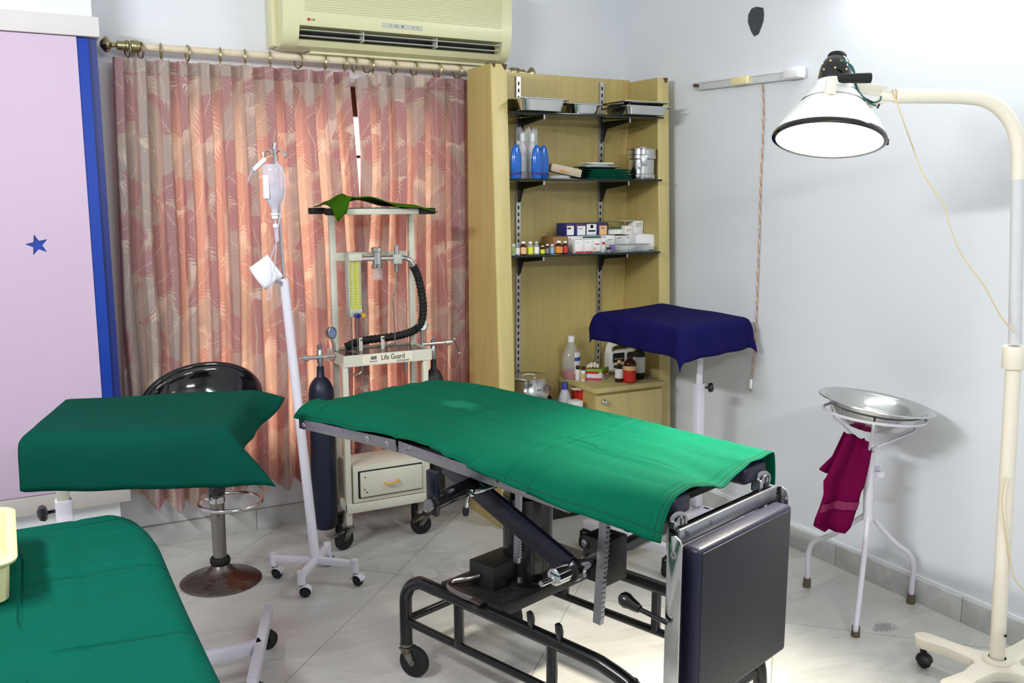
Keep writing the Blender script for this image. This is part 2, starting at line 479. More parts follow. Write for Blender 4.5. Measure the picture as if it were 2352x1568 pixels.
class MB:
    def __init__(s):
        s.v = []
        s.f = []
        s.uv = None

    def add(s, pts, faces):
        k = len(s.v)
        s.v += [V(p) for p in pts]
        s.f += [tuple(i + k for i in f) for f in faces]
        return s

    def box(s, c, size, ax=None):
        c = V(c)
        X, Y, Z = (V((1, 0, 0)), V((0, 1, 0)), V((0, 0, 1))) if ax is None else [V(a).normalized() for a in ax]
        hx, hy, hz = [d / 2 for d in size]
        p = [c + X * (a * hx) + Y * (b * hy) + Z * (e * hz) for e in (-1, 1) for b in (-1, 1) for a in (-1, 1)]
        return s.add(p, [(0, 2, 3, 1), (4, 5, 7, 6), (0, 1, 5, 4), (2, 6, 7, 3), (0, 4, 6, 2), (1, 3, 7, 5)])

    def bar(s, a, b, w, h, ref=(0, 0, 1)):
        """rectangular bar from a to b, w across and h along ref"""
        a, b = V(a), V(b)
        x, y, d = frame_from(b - a, ref)
        return s.box((a + b) / 2, (w, h, (b - a).length), (x, y, d))

    def tube(s, pts, r, n=10, cap=True, closed=False):
        pts = [V(p) for p in pts]
        m = len(pts)
        rs = r if isinstance(r, (list, tuple)) else [r] * m
        rings = []
        px = None
        for i, p in enumerate(pts):
            if closed:
                t = (pts[(i + 1) % m] - pts[i - 1])
            else:
                t = pts[min(i + 1, m - 1)] - pts[max(i - 1, 0)]
            t.normalize()
            if px is None:
                px, py, _ = frame_from(t)
            else:
                px = px - t * px.dot(t)
                px.normalize()
                py = t.cross(px)
            rings.append([p + (px * math.cos(2 * pi * k / n) + py * math.sin(2 * pi * k / n)) * rs[i] for k in range(n)])
        base = [q for g in rings for q in g]
        F = []
        cnt = m if closed else m - 1
        for i in range(cnt):
            j = (i + 1) % m
            for k in range(n):
                F.append((i * n + k, i * n + (k + 1) % n, j * n + (k + 1) % n, j * n + k))
        if cap and not closed:
            F.append(tuple(reversed(range(n))))
            F.append(tuple((m - 1) * n + k for k in range(n)))
        return s.add(base, F)

    def cyl(s, a, b, r, n=16, r2=None):
        return s.tube([a, b], [r, r if r2 is None else r2], n)

    def lathe(s, prof, c, n=24, axis=(0, 0, 1), ref=None, sx=1.0, sy=1.0):
        """prof: (radius, height) pairs; ends with radius 0 are closed"""
        c = V(c)
        X, Y, Z = frame_from(axis, ref)
        idx = []
        k0 = len(s.v)
        for r, h in prof:
            if r < 1e-6:
                s.v.append(c + Z * h)
                idx.append([len(s.v) - 1])
            else:
                row = []
                for k in range(n):
                    a = 2 * pi * k / n
                    s.v.append(c + Z * h + X * (math.cos(a) * r * sy) + Y * (math.sin(a) * r * sx))
                    row.append(len(s.v) - 1)
                idx.append(row)
        for A, B in zip(idx[:-1], idx[1:]):
            for k in range(n):
                k2 = (k + 1) % n
                if len(A) == 1 and len(B) == 1:
                    continue
                if len(A) == 1:
                    s.f.append((A[0], B[k2], B[k]))
                elif len(B) == 1:
                    s.f.append((A[k], A[k2], B[0]))
                else:
                    s.f.append((A[k], A[k2], B[k2], B[k]))
        return s

    def prism(s, poly, ext):
        poly = [V(p) for p in poly]
        ext = V(ext)
        n = len(poly)
        F = [tuple(reversed(range(n))), tuple(n + i for i in range(n))]
        F += [(i, (i + 1) % n, n + (i + 1) % n, n + i) for i in range(n)]
        return s.add(poly + [p + ext for p in poly], F)

    def grid(s, rows, uvs=None):
        h, wd = len(rows), len(rows[0])
        k = len(s.v)
        s.add([p for r in rows for p in r],
              [(i * wd + j, i * wd + j + 1, (i + 1) * wd + j + 1, (i + 1) * wd + j) for i in range(h - 1) for j in range(wd - 1)])
        if uvs:
            s.uv = [u for r in uvs for u in r]
        return s

    def build(s, name, mat, parent=None, bevel=0.0, seg=2, smooth=True, loc=None, angle=38, solid=0.0, fixn=True):
        if parent is not None:
            off = ROOT[root_of(parent).name]
        else:
            off = V(loc) if loc is not None else V((0, 0, 0))
        me = D.meshes.new(name)
        bm = bmesh.new()
        vs = [bm.verts.new(p - off) for p in s.v]
        bm.verts.ensure_lookup_table()
        for f in s.f:
            try:
                bm.faces.new([vs[i] for i in f])
            except ValueError:
                pass
        if s.uv:
            ly = bm.loops.layers.uv.new('UVMap')
            bm.verts.index_update()
            for f in bm.faces:
                for l in f.loops:
                    i = l.vert.index
                    if i < len(s.uv):
                        l[ly].uv = s.uv[i]
        elif fixn:
            bmesh.ops.recalc_face_normals(bm, faces=bm.faces)
        if bevel:
            ed = [e for e in bm.edges if len(e.link_faces) == 2 and e.calc_face_angle(0) > .5]
            bmesh.ops.bevel(bm, geom=ed, offset=bevel, segments=seg, affect='EDGES', profile=.5, clamp_overlap=True)
        bm.to_mesh(me)
        bm.free()
        if smooth:
            me.polygons.foreach_set('use_smooth', [True] * len(me.polygons))
            me.set_sharp_from_angle(angle=math.radians(angle))
        me.materials.append(MT[mat] if isinstance(mat, str) else mat)
        o = D.objects.new(name, me)
        COL.objects.link(o)
        if parent is not None:
            o.parent = parent
        else:
            o.location = off
            ROOT[o.name] = off.copy()
        if solid:
            md = o.modifiers.new('thickness', 'SOLIDIFY')
            md.thickness = solid
            md.offset = 0
        return o


def tag(o, label=None, cat=None, group=None, kind=None):
    if label: o['label'] = label
    if cat: o['category'] = cat
    if group: o['group'] = group
    if kind: o['kind'] = kind
    return o


def thing(name, loc, label, cat, group=None, kind=None):
    o = D.objects.new(name, None)
    o.empty_display_size = .05
    COL.objects.link(o)
    o.location = loc
    ROOT[o.name] = V(loc)
    return tag(o, label, cat, group, kind)


def copy_tree(o, loc=None, rz=0.0, label=None, parent=None):
    c = o.copy()
    COL.objects.link(c)
    if parent is not None:
        c.parent = parent
        c.matrix_parent_inverse = o.matrix_parent_inverse.copy()
    if loc is not None:
        c.location = loc
        c.rotation_euler = (0, 0, rz)
        ROOT[c.name] = V(loc)
    if label: c['label'] = label
    for ch in list(o.children):
        copy_tree(ch, parent=c)
    return c


def text(s_, size, c, xdir, ydir, mat, parent, name='lettering', ext=.0006, xs=1.0):
    cu = D.curves.new('txt', 'FONT')
    cu.body = s_
    cu.size = size
    cu.extrude = ext
    cu.align_x = 'CENTER'
    cu.align_y = 'CENTER'
    cu.resolution_u = 3
    to = D.objects.new('txt', cu)
    COL.objects.link(to)
    dg = bpy.context.evaluated_depsgraph_get()
    me = D.meshes.new_from_object(to.evaluated_get(dg))
    D.objects.remove(to)
    D.curves.remove(cu)
    X, Y = V(xdir).normalized(), V(ydir).normalized()
    Z = X.cross(Y)
    off = ROOT[root_of(parent).name]
    for v in me.vertices:
        p = v.co.copy()
        v.co = V(c) - off + X * (p.x * xs) + Y * p.y + Z * p.z
    me.materials.clear()
    me.materials.append(MT[mat])
    o = D.objects.new(name, me)
    COL.objects.link(o)
    o.parent = parent
    return o


def smooth_path(pts, n=8):
    """Catmull-Rom through pts"""
    P = [V(p) for p in pts]
    P = [P[0] * 2 - P[1]] + P + [P[-1] * 2 - P[-2]]
    out = []
    for i in range(1, len(P) - 2):
        for k in range(n):
            t = k / n
            a, b, c, d = P[i - 1], P[i], P[i + 1], P[i + 2]
            out.append(.5 * ((2 * b) + (c - a) * t + (2 * a - 5 * b + 4 * c - d) * t * t + (3 * b - 3 * c + d - a) * t ** 3))
    out.append(P[-2])
    return out


def interp(x, xs, ys):
    if x <= xs[0]: return ys[0]
    for a, b, c, d in zip(xs[:-1], xs[1:], ys[:-1], ys[1:]):
        if x <= b:
            t = (x - a) / (b - a)
            t = t * t * (3 - 2 * t)
            return c + (d - c) * t
    return ys[-1]


Xd, Yd, Zd = V((1, 0, 0)), V((0, 1, 0)), V((0, 0, 1))

# ================================================================== SETTING
XL, XR, YF, YB, ZC = -1.5, 3.127, -1.2, 4.425, 2.95
WT = .12
WIN = (0.64, 2.04, 0.36, 2.13)     # window opening in the back wall


def struct(mb, name, mat, **k):
    o = mb.build(name, mat, **k)
    o['kind'] = 'structure'
    return o


m = MB()
x0, x1, z0, z1 = WIN
for (a, b, c, d) in ((XL - WT, x0, 0, ZC), (x1, XR + WT, 0, ZC), (x0, x1, 0, z0), (x0, x1, z1, ZC)):
    m.box(((a + b) / 2, YB + WT / 2, (c + d) / 2), (b - a, WT, d - c))
struct(m, 'wall_back', 'wall', smooth=False)
struct(MB().box((XR + WT / 2, (YF + YB) / 2, ZC / 2), (WT, YB - YF, ZC)), 'wall_right', 'wall', smooth=False)
struct(MB().box((XL - WT / 2, (YF + YB) / 2, ZC / 2), (WT, YB - YF, ZC)), 'wall_left', 'wall', smooth=False)
struct(MB().box(((XL + XR) / 2, YF - WT / 2, ZC / 2), (XR - XL + 2 * WT, WT, ZC)), 'wall_front', 'wall', smooth=False)
struct(MB().box(((XL + XR) / 2, (YF + YB) / 2, ZC + .05), (XR - XL + 2 * WT, YB - YF + 2 * WT, .1)), 'ceiling', 'ceiling', smooth=False)
# boxed-out wall above the wardrobe
struct(MB().box(((XL + .372) / 2, 4.29, (2.31 + ZC) / 2), (.372 - XL, .26, ZC - 2.31)), 'wall_boxing', 'wall', smooth=False)

# floor: grout bed and the single marble tiles laid on the diagonal
floor = struct(MB().box(((XL + XR) / 2, (YF + YB) / 2, -.03), (XR - XL, YB - YF, .056)), 'floor', 'grout', smooth=False)


def clip(poly, a, b, c):          # keep a*x+b*y<=c
    out = []
    for i in range(len(poly)):
        p, q = poly[i], poly[(i + 1) % len(poly)]
        dp, dq = a * p[0] + b * p[1] - c, a * q[0] + b * q[1] - c
        if dp <= 0: out.append(p)
        if dp * dq < 0:
            t = dp / (dp - dq)
            out.append((p[0] + (q[0] - p[0]) * t, p[1] + (q[1] - p[1]) * t))
    return out


for i in range(-6, 8):
    for j in range(-6, 6):
        a0, a1 = 1.09 + i * 1.11, 1.09 + (i + 1) * 1.11          # y - x
        b0, b1 = 3.815 + j * 1.14, 3.815 + (j + 1) * 1.14        # x + y
        g = .0022
        a0 += g; a1 -= g; b0 += g; b1 -= g
        poly = [((b - a) / 2, (b + a) / 2) for a, b in ((a0, b0), (a0, b1), (a1, b1), (a1, b0))]
        for (ca, cb, cc) in ((1, 0, XR), (-1, 0, -XL), (0, 1, YB), (0, -1, -YF)):
            poly = clip(poly, ca, cb, cc)
            if len(poly) < 3: break
        if len(poly) < 3: continue
        dz = random.uniform(-.0004, .0004)
        MB().prism([(p[0], p[1], -.012) for p in poly], (0, 0, .012 + dz)).build('tile', 'tile', floor, smooth=False)

bb = struct(MB().box(((XL + XR) / 2, YB - .004, .05), (XR - XL, .008, .1)), 'baseboard_back', 'grout', smooth=False)
x = XL
while x < XR - .02:
    e = min(x + .62, XR)
    MB().box(((x + e) / 2, YB - .009, .049), (e - x - .002, .018, .098)).build('skirting_tile', 'skirting', bb, bevel=.002)
    x = e
br = struct(MB().box((XR - .004, (YF + YB) / 2, .05), (.008, YB - YF, .1)), 'baseboard_right', 'grout', smooth=False)
y = YB - .018
for L in (.62, .62, .43, .62, .62, .62, .62, .62, .62):
    MB().box((XR - .009, y - L / 2, .049), (.018, L - .003, .098)).build('skirting_tile', 'skirting', br, bevel=.002)
    y -= L
MB().box((XR - .004, (YF + YB) / 2, .104), (.010, YB - YF, .012)).build('caulk_line', 'caulk', br)

# window behind the curtain
win = struct(MB().box(((x0 + x1) / 2, YB + .07, (z0 + z1) / 2), (x1 - x0, .004, z1 - z0)), 'window_1', 'glass', smooth=False)
for a, b, c, d in ((x0, x1, z0, z0 + .07), (x0, x1, z1 - .14, z1), (x0, x0 + .07, z0, z1), (x1 - .07, x1, z0, z1)):
    MB().box(((a + b) / 2, YB + .05, (c + d) / 2), (b - a, .07, d - c)).build('window_frame', 'frame_brown', win, bevel=.004)
for xx in (x0 + .42, x0 + 1.08):
    MB().box((xx, YB + .05, (z0 + z1) / 2), (.05, .06, z1 - z0 - .14)).build('mullion', 'frame_brown', win, bevel=.004)
MB().box(((x0 + x1) / 2, YB + .05, 1.03), (x1 - x0, .06, .09)).build('transom', 'frame_brown', win, bevel=.004)
for zz in (1.3, 1.55, 1.8):
    MB().box(((x0 + x1) / 2, YB + .05, zz), (x1 - x0, .02, .014)).build('grille_bar', 'frame_brown', win)

# hole broken into the right wall near the ceiling
c = onx(1737, 46, XR)
m = MB()
ring = []
for k in range(13):
    a = 2 * pi * k / 13
    rr = 1 + .12 * math.sin(3 * a) + random.uniform(-.08, .08)
    ring.append((XR - .003, c.y + .052 * rr * math.cos(a), c.z + .062 * rr * math.sin(a)))
m.prism(ring, (.002, 0, 0))
tag(m.build('wall_hole', 'hole', loc=c, smooth=False), 'dark ragged hole chipped into the white wall above the tube light batten', 'hole')

# grey-blue upright just entering the picture at the right border
P_up = onz(2341, 1700, 0)
up_ = thing('upright_post', P_up, 'grey-blue metal upright cut by the picture edge beside the lamp base', 'post')
MB().box(P_up + RT * .03 + Zd * .21, (.05, .03, .40), (RT, FH, Zd)).build('shaft', 'bluegrey', up_, bevel=.004)
MB().box(P_up + RT * .03 + Zd * .006, (.09, .08, .012), (RT, FH, Zd)).build('foot_plate', 'bluegrey', up_, bevel=.002)

# ================================================================== WARDROBE
Y = 4.12
wd = thing('wardrobe', (0, Y, .33), 'pink and blue wardrobe with a cut-out star, behind the left green tray table', 'wardrobe')
MB().box((-.425, 4.27, 1.315), (1.61, .27, 1.82)).build('carcass', 'navy_edge', wd)
MB().box((-.474, 4.128, 1.318), (1.648, .02, 1.812)).build('blue_door', 'blue', wd, bevel=.003)
# pink overlay with the star cut out of it
cx, cz = .113, 1.423
star = []
for k in range(10):
    a = pi / 2 + .22 + k * pi / 5
    r = .043 if k % 2 == 0 else .0175
    star.append((cx + r * math.cos(a), cz + r * math.sin(a)))
px0, px1, pz0, pz1 = -1.25, .306, .412, 2.225
bm = bmesh.new()
outer = [bm.verts.new((x_ - 0, 4.110 - Y, z_ - .33)) for x_, z_ in ((px0, pz0), (px1, pz0), (px1, pz1), (px0, pz1))]
inner = [bm.verts.new((x_, 4.110 - Y, z_ - .33)) for x_, z_ in star]
ed = [bm.edges.new((a[i], a[(i + 1) % len(a)])) for a in (outer, inner) for i in range(len(a))]
bmesh.ops.triangle_fill(bm, use_beauty=True, use_dissolve=False, edges=ed)
r = bmesh.ops.extrude_face_region(bm, geom=bm.faces[:])
bmesh.ops.translate(bm, verts=[e for e in r['geom'] if isinstance(e, bmesh.types.BMVert)], vec=(0, .008, 0))
bmesh.ops.recalc_face_normals(bm, faces=bm.faces)
me = D.meshes.new('pink_panel')
bm.to_mesh(me)
bm.free()
me.materials.append(MT['pink'])
po = D.objects.new('pink_panel', me)
COL.objects.link(po)
po.parent = wd
MB().box((-.427, 4.20, 2.266), (1.636, .20, .076)).build('top_board', 'offwhite_board', wd, bevel=.004)
MB().box((-.43, 4.24, .37), (1.642, .26, .078)).build('plinth', 'plinth', wd, bevel=.003)
tag(MB().box((-.44, 4.28, .165), (1.58, .25, .33)).build('masonry_ledge', 'caulk', loc=(-.44, 4.28, 0)), 'white masonry ledge carrying the pink and blue wardrobe', 'ledge', kind='structure')

# ================================================================== CURTAIN ROD, RINGS, CURTAINS
RY, RZ = 4.315, 2.232
rodt = thing('curtain_rod', (1.4, RY, RZ), 'cream curtain rod with brass finials above the patterned curtains', 'curtain rod')
MB().cyl((.50, RY, RZ), (2.37, RY, RZ), .0155, 14).build('pole', 'rod', rodt)


def finial(xa, sgn, par):
    pr = [(0, .0), (.012, .002), (.031, .018), (.034, .024), (.030, .032), (.012, .045), (.008, .062), (.019, .066), (.019, .098), (.024, .10), (.024, .108), (0, .109)]
    MB().lathe(pr, (xa, RY, RZ), 20, (sgn, 0, 0)).build('finial', 'brass', par)


finial(.408, 1, rodt)
finial(2.485, -1, rodt)
for xx in (.545, 2.355):
    b_ = MB().lathe([(0, -.022), (.02, -.022), (.026, -.012), (.026, .012), (.02, .022), (0, .022)], (xx, RY, RZ), 20, (1, 0, 0)).build('rod_bracket', 'brass', rodt)
    MB().bar((xx, RY, RZ - .01), (xx, YB, RZ - .01), .016, .016).build('bracket_arm', 'brass', b_)

ring_x = [.500, .566, .648, .755, .892, .999, 1.11, 1.239, 1.365, 1.461, 1.505, 1.569, 1.597, 1.702, 1.807, 1.927, 2.039]
ring_x = [.515] + ring_x[1:]
proto_ring = None
names = ['first', 'second', 'third', 'fourth', 'fifth', 'sixth', 'seventh', 'eighth', 'ninth', 'tenth', 'eleventh', 'twelfth', 'thirteenth', 'fourteenth', 'fifteenth', 'sixteenth', 'seventeenth']
for i, xx in enumerate(ring_x):
    loc = V((xx, RY, RZ - .014))
    lab = f'{names[i]} brass curtain ring along the cream rod, counting from the wardrobe side'
    if proto_ring is None:
        proto_ring = thing('curtain_ring', loc, lab, 'curtain ring', 'brass rings on the curtain rod')
        MB().tube([loc + V((0, .0325 * math.cos(a), .0325 * math.sin(a))) for a in [2 * pi * k / 22 for k in range(22)]], .0042, 8, closed=True).build('hoop', 'brass', proto_ring)
        MB().tube(smooth_path([loc + V((0, 0, -.0335)), loc + V((0, .004, -.036)), loc + V((0, 0, -.044)), loc + V((0, -.004, -.052))], 4), .0016, 6).build('hook', 'chrome', proto_ring)
        proto_ring.rotation_euler = (0, 0, .25)
    else:
        copy_tree(proto_ring, loc, random.uniform(-.25, .5), lab)


def curtain(name, xa, xb, widths, ztop, zbot, label, amp, phase, tuck=None):
    """box pleats: alternating proud and recessed bands, loosening towards the hem"""
    nz = 70
    prof = []
    xx = 0.0
    k = 0
    tot = sum(widths)
    edges = [0.0]
    for wv in widths:
        xx += wv / tot
        edges.append(xx)
    N = 26 * len(widths) // 2
    rows, uvs = [], []
    for iz in range(nz + 1):
        t = iz / nz
        row, uvr = [], []
        arc = 0.0
        prev = None
        for ix in range(N + 1):
            u = ix / N
            wob = .012 * math.sin(5 * t + u * 9 + phase) * t + .006 * math.sin(13 * t + u * 23) * t
            uu = min(max(u + wob * (1 if 0 < u < 1 else 0), 0), 1)
            band = 0
            while band < len(widths) - 1 and uu > edges[band + 1]: band += 1
            lo, hi = edges[band], edges[band + 1]
            f = (uu - lo) / (hi - lo)
            e = min(f, 1 - f)
            soft = .10 + .30 * t
            s_ = min(1, e / soft)
            s_ = s_ * s_ * (3 - 2 * s_)
            A = amp * (.55 + .75 * t ** .7) * (1 + .25 * math.sin(band * 2.7 + phase))
            d = A * s_ * (1 if band % 2 == 0 else -1)
            d += .010 * t * math.sin(11 * u + 4 * t + phase)
            X = xa + (xb - xa) * u
            z = ztop(u) + (zbot(u) - ztop(u)) * t
            if t > .9: z += (t - .9) / .1 * (.016 * (1 if band % 2 else -1) * s_)
            if tuck: X += tuck(u, t)
            p = V((X, 4.300 - d, z))
            if prev is not None:
                arc += V((p.x - prev.x, p.y - prev.y, 0)).length
            prev = p
            row.append(p)
            uvr.append((arc * 1.0 + phase, z))
        rows.append(row)
        uvs.append(uvr)
    c_ = thing(name, ((xa + xb) / 2, 4.3, zbot(.5)), label, 'curtain', 'leaf print curtains at the window')
    MB().grid(rows, uvs).build('curtain_cloth', 'curtain', c_, angle=180)
    # strips added for the pleats' inner layers, dimming daylight through the proud bands
    pb_ = MB()
    for b in range(0, len(widths), 2):
        js = [j for j in range(N + 1) if edges[b] <= j / N <= edges[b + 1]]
        if len(js) < 3: continue
        for off in (.012,):
            pb_.grid([[rows[i][j] + V((0, off, 0)) for j in js[1:-1]] for i in range(0, nz + 1, 2)])
    pf = pb_.build('pleat_dimming_strips', 'curtain', c_, angle=180)
    pf['kind'] = 'stuff'
    # header tape
    k = 3
    hd = [[rows[i][j] + V((0, -.0022, 0)) for j in range(N + 1)] for i in range(0, k)]
    MB().grid(hd, [[(u_[0], u_[1] + 5) for u_ in uvs[i]] for i in range(0, k)]).build('header_tape', 'curtain', c_, angle=180)
    return c_


rw = random.Random(3)
wl = []
for k in range(11):
    wl += [.040 + rw.uniform(-.006, .008), .036 + rw.uniform(-.008, .01)]
wl.append(.035)
curtain('curtain', .452, 1.470, wl, lambda u: 2.180, lambda u: interp(u, [0, .08, .2, .45, .7, 1], [.36, .24, .205, .255, .235, .235]),
        'wide leaf print curtain panel nearest the wardrobe, glowing orange', .036, .3,
        tuck=lambda u, t: -.05 * (1 - u) * t + .02 * u * math.sin(pi * t) + (.07 * u ** 3) * t)
wr = []
for k in range(6):
    wr += [.046 + rw.uniform(-.01, .012), .034 + rw.uniform(-.008, .01)]
wr.append(.03)
curtain('curtain', 1.498, 2.15, wr, lambda u: 2.182 - .032 * max(0, 1 - u * 7), lambda u: .235,
        'narrower leaf print curtain panel running behind the wooden shelf unit', .030, 2.1,
        tuck=lambda u, t: (.03 * math.sin(pi * min(t * 2.2, 1)) - .05 * t) * (1 - u) ** 3)

# ================================================================== AIR CONDITIONER
ax0, ax1 = 1.152, 2.298
ac = thing('air_conditioner', (1.72, YB, 2.28), 'aged ivory split air conditioner mounted on the wall above the curtains', 'air conditioner')
full = [(0, 2.272), (.10, 2.268), (.145, 2.280), (.172, 2.302), (.186, 2.335), (.196, 2.37), (.200, 2.42), (.200, 2.57), (.18, 2.605), (0, 2.61)]
notch = [(0, 2.272), (.10, 2.268), (.145, 2.280), (.168, 2.304), (.11, 2.318), (.11, 2.355), (.192, 2.362), (.198, 2.375), (.200, 2.42), (.200, 2.57), (.18, 2.605), (0, 2.61)]
m = MB()
for a, b, pr in ((ax0, ax0 + .075, full), (ax0 + .075, ax1 - .05, notch), (ax1 - .05, ax1, full)):
    m.prism([(a, YB - d, z) for d, z in pr], (b - a, 0, 0))
m.build('casing', 'acbody', ac, angle=30)
MB().box(((ax0 + ax1) / 2 + .0125, YB - .112, 2.336), (ax1 - ax0 - .13, .004, .036)).build('air_outlet_shade', 'dark', ac)  # dark plate, the outlet's inner shade put in as colour
MB().box((ax0 - .012, YB - .05, 2.44), (.03, .1, .33)).build('back_plate', 'acbody', ac, bevel=.008)
for zz, dd in ((2.345, .172), (2.322, .160)):
    MB().bar((ax0 + .08, YB - dd, zz), (ax1 - .055, YB - dd, zz), .026, .003).build('louver', 'lgrey', ac)
for xx in (1.53, 1.90):
    MB().box((xx, YB - .155, 2.335), (.004, .05, .045)).build('louver_stay', 'lgrey', ac)
gr = MB()
for k in range(17):
    gr.box(((ax0 + ax1) / 2 + .02, YB - .201, 2.428 + k * .0105), (ax1 - ax0 - .16, .006, .005))
tag(gr.build('intake_grille', 'acgrille', ac, smooth=False), kind='stuff')
disp = MB().box((1.715, YB - .1985, 2.392), (.20, .006, .020), (Xd, Yd, Zd)).build('display_panel', 'lgrey', ac, bevel=.002)
MB().cyl((1.715, YB - .200, 2.392), (1.715, YB - .2035, 2.392), .004, 10).build('sensor_eye', 'ink', disp)
for xx in (1.655, 1.68, 1.69, 1.77, 1.79):
    MB().box((xx, YB - .202, 2.392), (.0015, .002, .009)).build('display_mark', 'ink', disp)
MB().cyl((1.268, YB - .196, 2.388), (1.268, YB - .2015, 2.388), .0065, 14).build('emblem', 'red', ac)
text('LG', .013, (1.288, YB - .2012, 2.388), Xd, Zd, 'ink', ac, 'brand_lettering')
MB().box((1.75, YB - .06, 2.262), (.9, .08, .012)).build('bottom_duct_cover', 'acbody', ac, bevel=.003)

# ================================================================== SHELF UNIT
su = thing('shelf_unit', (2.55, 4.1, 0), 'pale wooden open shelf unit in the room corner beside the curtains', 'shelf unit')
ST = 2.205


def post(xa, xb, zt, name, par):
    yb = 4.19
    pr = [(3.945, zt), (3.870, .78), (3.835, 0.02)]
    m_ = MB()
    m_.prism([(xa, 3.945, zt), (xa, 3.870, .78), (xa, 3.835, 0.0), (xa, yb, 0.0), (xa, yb, zt)], (xb - xa, 0, 0))
    return m_.build(name, 'wood_front', par, bevel=.0015)


lp = post(2.035, 2.118, 2.215, 'post', su)
MB().prism([(2.0345, 3.947, 2.214), (2.0345, 3.872, .78), (2.0345, 3.837, 0.0), (2.0345, 4.19, 0.0), (2.0345, 4.19, 2.214)], (-.002, 0, 0)).build('side_veneer', 'wood', lp)
rp = post(2.993, 3.062, 2.205, 'post', su)
MB().prism([(2.9925, 3.947, 2.204), (2.9925, 3.872, .78), (2.9925, 3.837, 0.0), (2.9925, 4.19, 0.0), (2.9925, 4.19, 2.204)], (-.002, 0, 0)).build('side_veneer', 'wood', rp)
for (xa, wv, par, zt) in ((2.104, .026, lp, 2.215), (2.048, .018, lp, 2.215), (3.04, .026, rp, 2.205)):
    MB().prism([(xa - wv / 2, 3.941, zt + .0005), (xa + wv / 2, 3.941, zt + .0005), (xa + wv / 2 - .002, 3.942, zt - wv * .8), (xa + .002, 3.942, zt - wv)], (0, .004, 0)).build('chipped_corner', 'chip', par)
MB().box((2.555, 4.20, 1.1075), (.88, .016, 2.215)).build('back_panel', 'wood', su)
MB().box((2.555, 4.0, .05), (.87, .34, .10)).build('plinth', 'bracket', su)
MB().box((2.335, 4.01, .415), (.43, .36, .02)).build('lower_board', 'wood', su)
for xx, bz in ((2.312, None), (2.812, None)):
    st = MB().box((xx, 4.186, 1.42), (.024, .012, 1.55)).build('standard', 'standard', su)
    sl = MB()
    for k in range(44):
        sl.box((xx, 4.1795, .70 + k * .034), (.008, .002, .018))
    tag(sl.build('slots', 'dark', st, smooth=False), kind='stuff')
SH = [2.003, 1.692, 1.326]


def shelf_bracket(xx, z):
    b_ = MB().prism([(xx, 4.18, z - .012), (xx, 3.93, z - .012), (xx, 3.93, z - .028), (xx, 4.13, z - .05), (xx, 4.165, z - .115), (xx, 4.18, z - .115)], (.006, 0, 0)).build('bracket', 'bracket', su)
    MB().box((xx + .003, 3.928, z - .020), (.008, .006, .020)).build('bracket_tip', 'standard', b_)


for z in SH:
    for xx in (2.309, 2.809):
        shelf_bracket(xx, z)
SHN = ['top', 'middle', 'bottom']
for i, z in enumerate(SH):
    tag(MB().prism([(2.122, 3.925, z - .010), (2.975, 3.862, z - .010), (2.985, 4.17, z - .010), (2.122, 4.17, z - .010)], (0, 0, .010)).build('glass_shelf', 'shelfglass', loc=(2.55, 4.05, z), bevel=.0015),
        ['dark glass shelf carrying the steel trays, uppermost of the three', 'dark glass shelf carrying the blue bottles, middle of the three', 'dark glass shelf carrying small bottles and cartons, lowest of the three'][i], 'shelf', 'glass shelves in the wooden unit')

# base cabinet
bc = thing('base_cabinet', (2.77, 4.0, 0), 'pale wooden base cabinet with a round knob, under the glass shelves', 'cabinet')
MB().box((2.775, 4.01, .365), (.42, .34, .52)).build('carcass', 'wood', bc)
MB().box((2.772, 4.0, .638), (.436, .37, .026)).build('worktop', 'wood_front', bc, bevel=.002)
dr = MB().box((2.775, 3.832, .36), (.412, .018, .50)).build('door', 'wood_front', bc, bevel=.002)
kp = ony(1385, 922, 3.82)
MB().lathe([(0, .026), (.010, .026), (.014, .020), (.013, .014), (.006, .008), (.006, 0), (0, 0)], (kp.x, 3.823, kp.z), 16, (0, -1, 0)).build('knob', 'steel', dr)
CT = .651

# ================================================================== trays on the top shelf


def tray(name, cx, cy, z, wx, wy, h, label, lip=.012, up=True, mat='steel', group='steel instrument trays on the top shelf'):
    t_ = thing(name, (cx, cy, z), label, 'tray', group)

    def ring(hx, hy, zz, r=.03, n=5):
        pts = []
        for sx_, sy_, a0 in ((1, 1, 0), (-1, 1, pi / 2), (-1, -1, pi), (1, -1, 3 * pi / 2)):
            for k in range(n):
                a = a0 + pi / 2 * k / (n - 1)
                pts.append(V((cx + sx_ * (hx - r) + r * math.cos(a), cy + sy_ * (hy - r) + r * math.sin(a), zz)))
        return pts
    zs = [z, z + h] if up else [z + h, z]
    b0 = ring(wx / 2 * .90, wy / 2 * .90, zs[0])
    b1 = ring(wx / 2, wy / 2, zs[1])
    b2 = ring(wx / 2 + lip, wy / 2 + lip, zs[1] + (.001 if up else -.001))
    b3 = ring(wx / 2 + lip, wy / 2 + lip, zs[1] - .004)
    n = len(b0)
    m_ = MB().add(b0 + b1 + b2 + b3, [tuple(range(n))] + [(r * n + i, r * n + (i + 1) % n, (r + 1) * n + (i + 1) % n, (r + 1) * n + i) for r in range(3) for i in range(n)])
    m_.build('tray_body', mat, t_, solid=.0015, angle=50)
    return t_


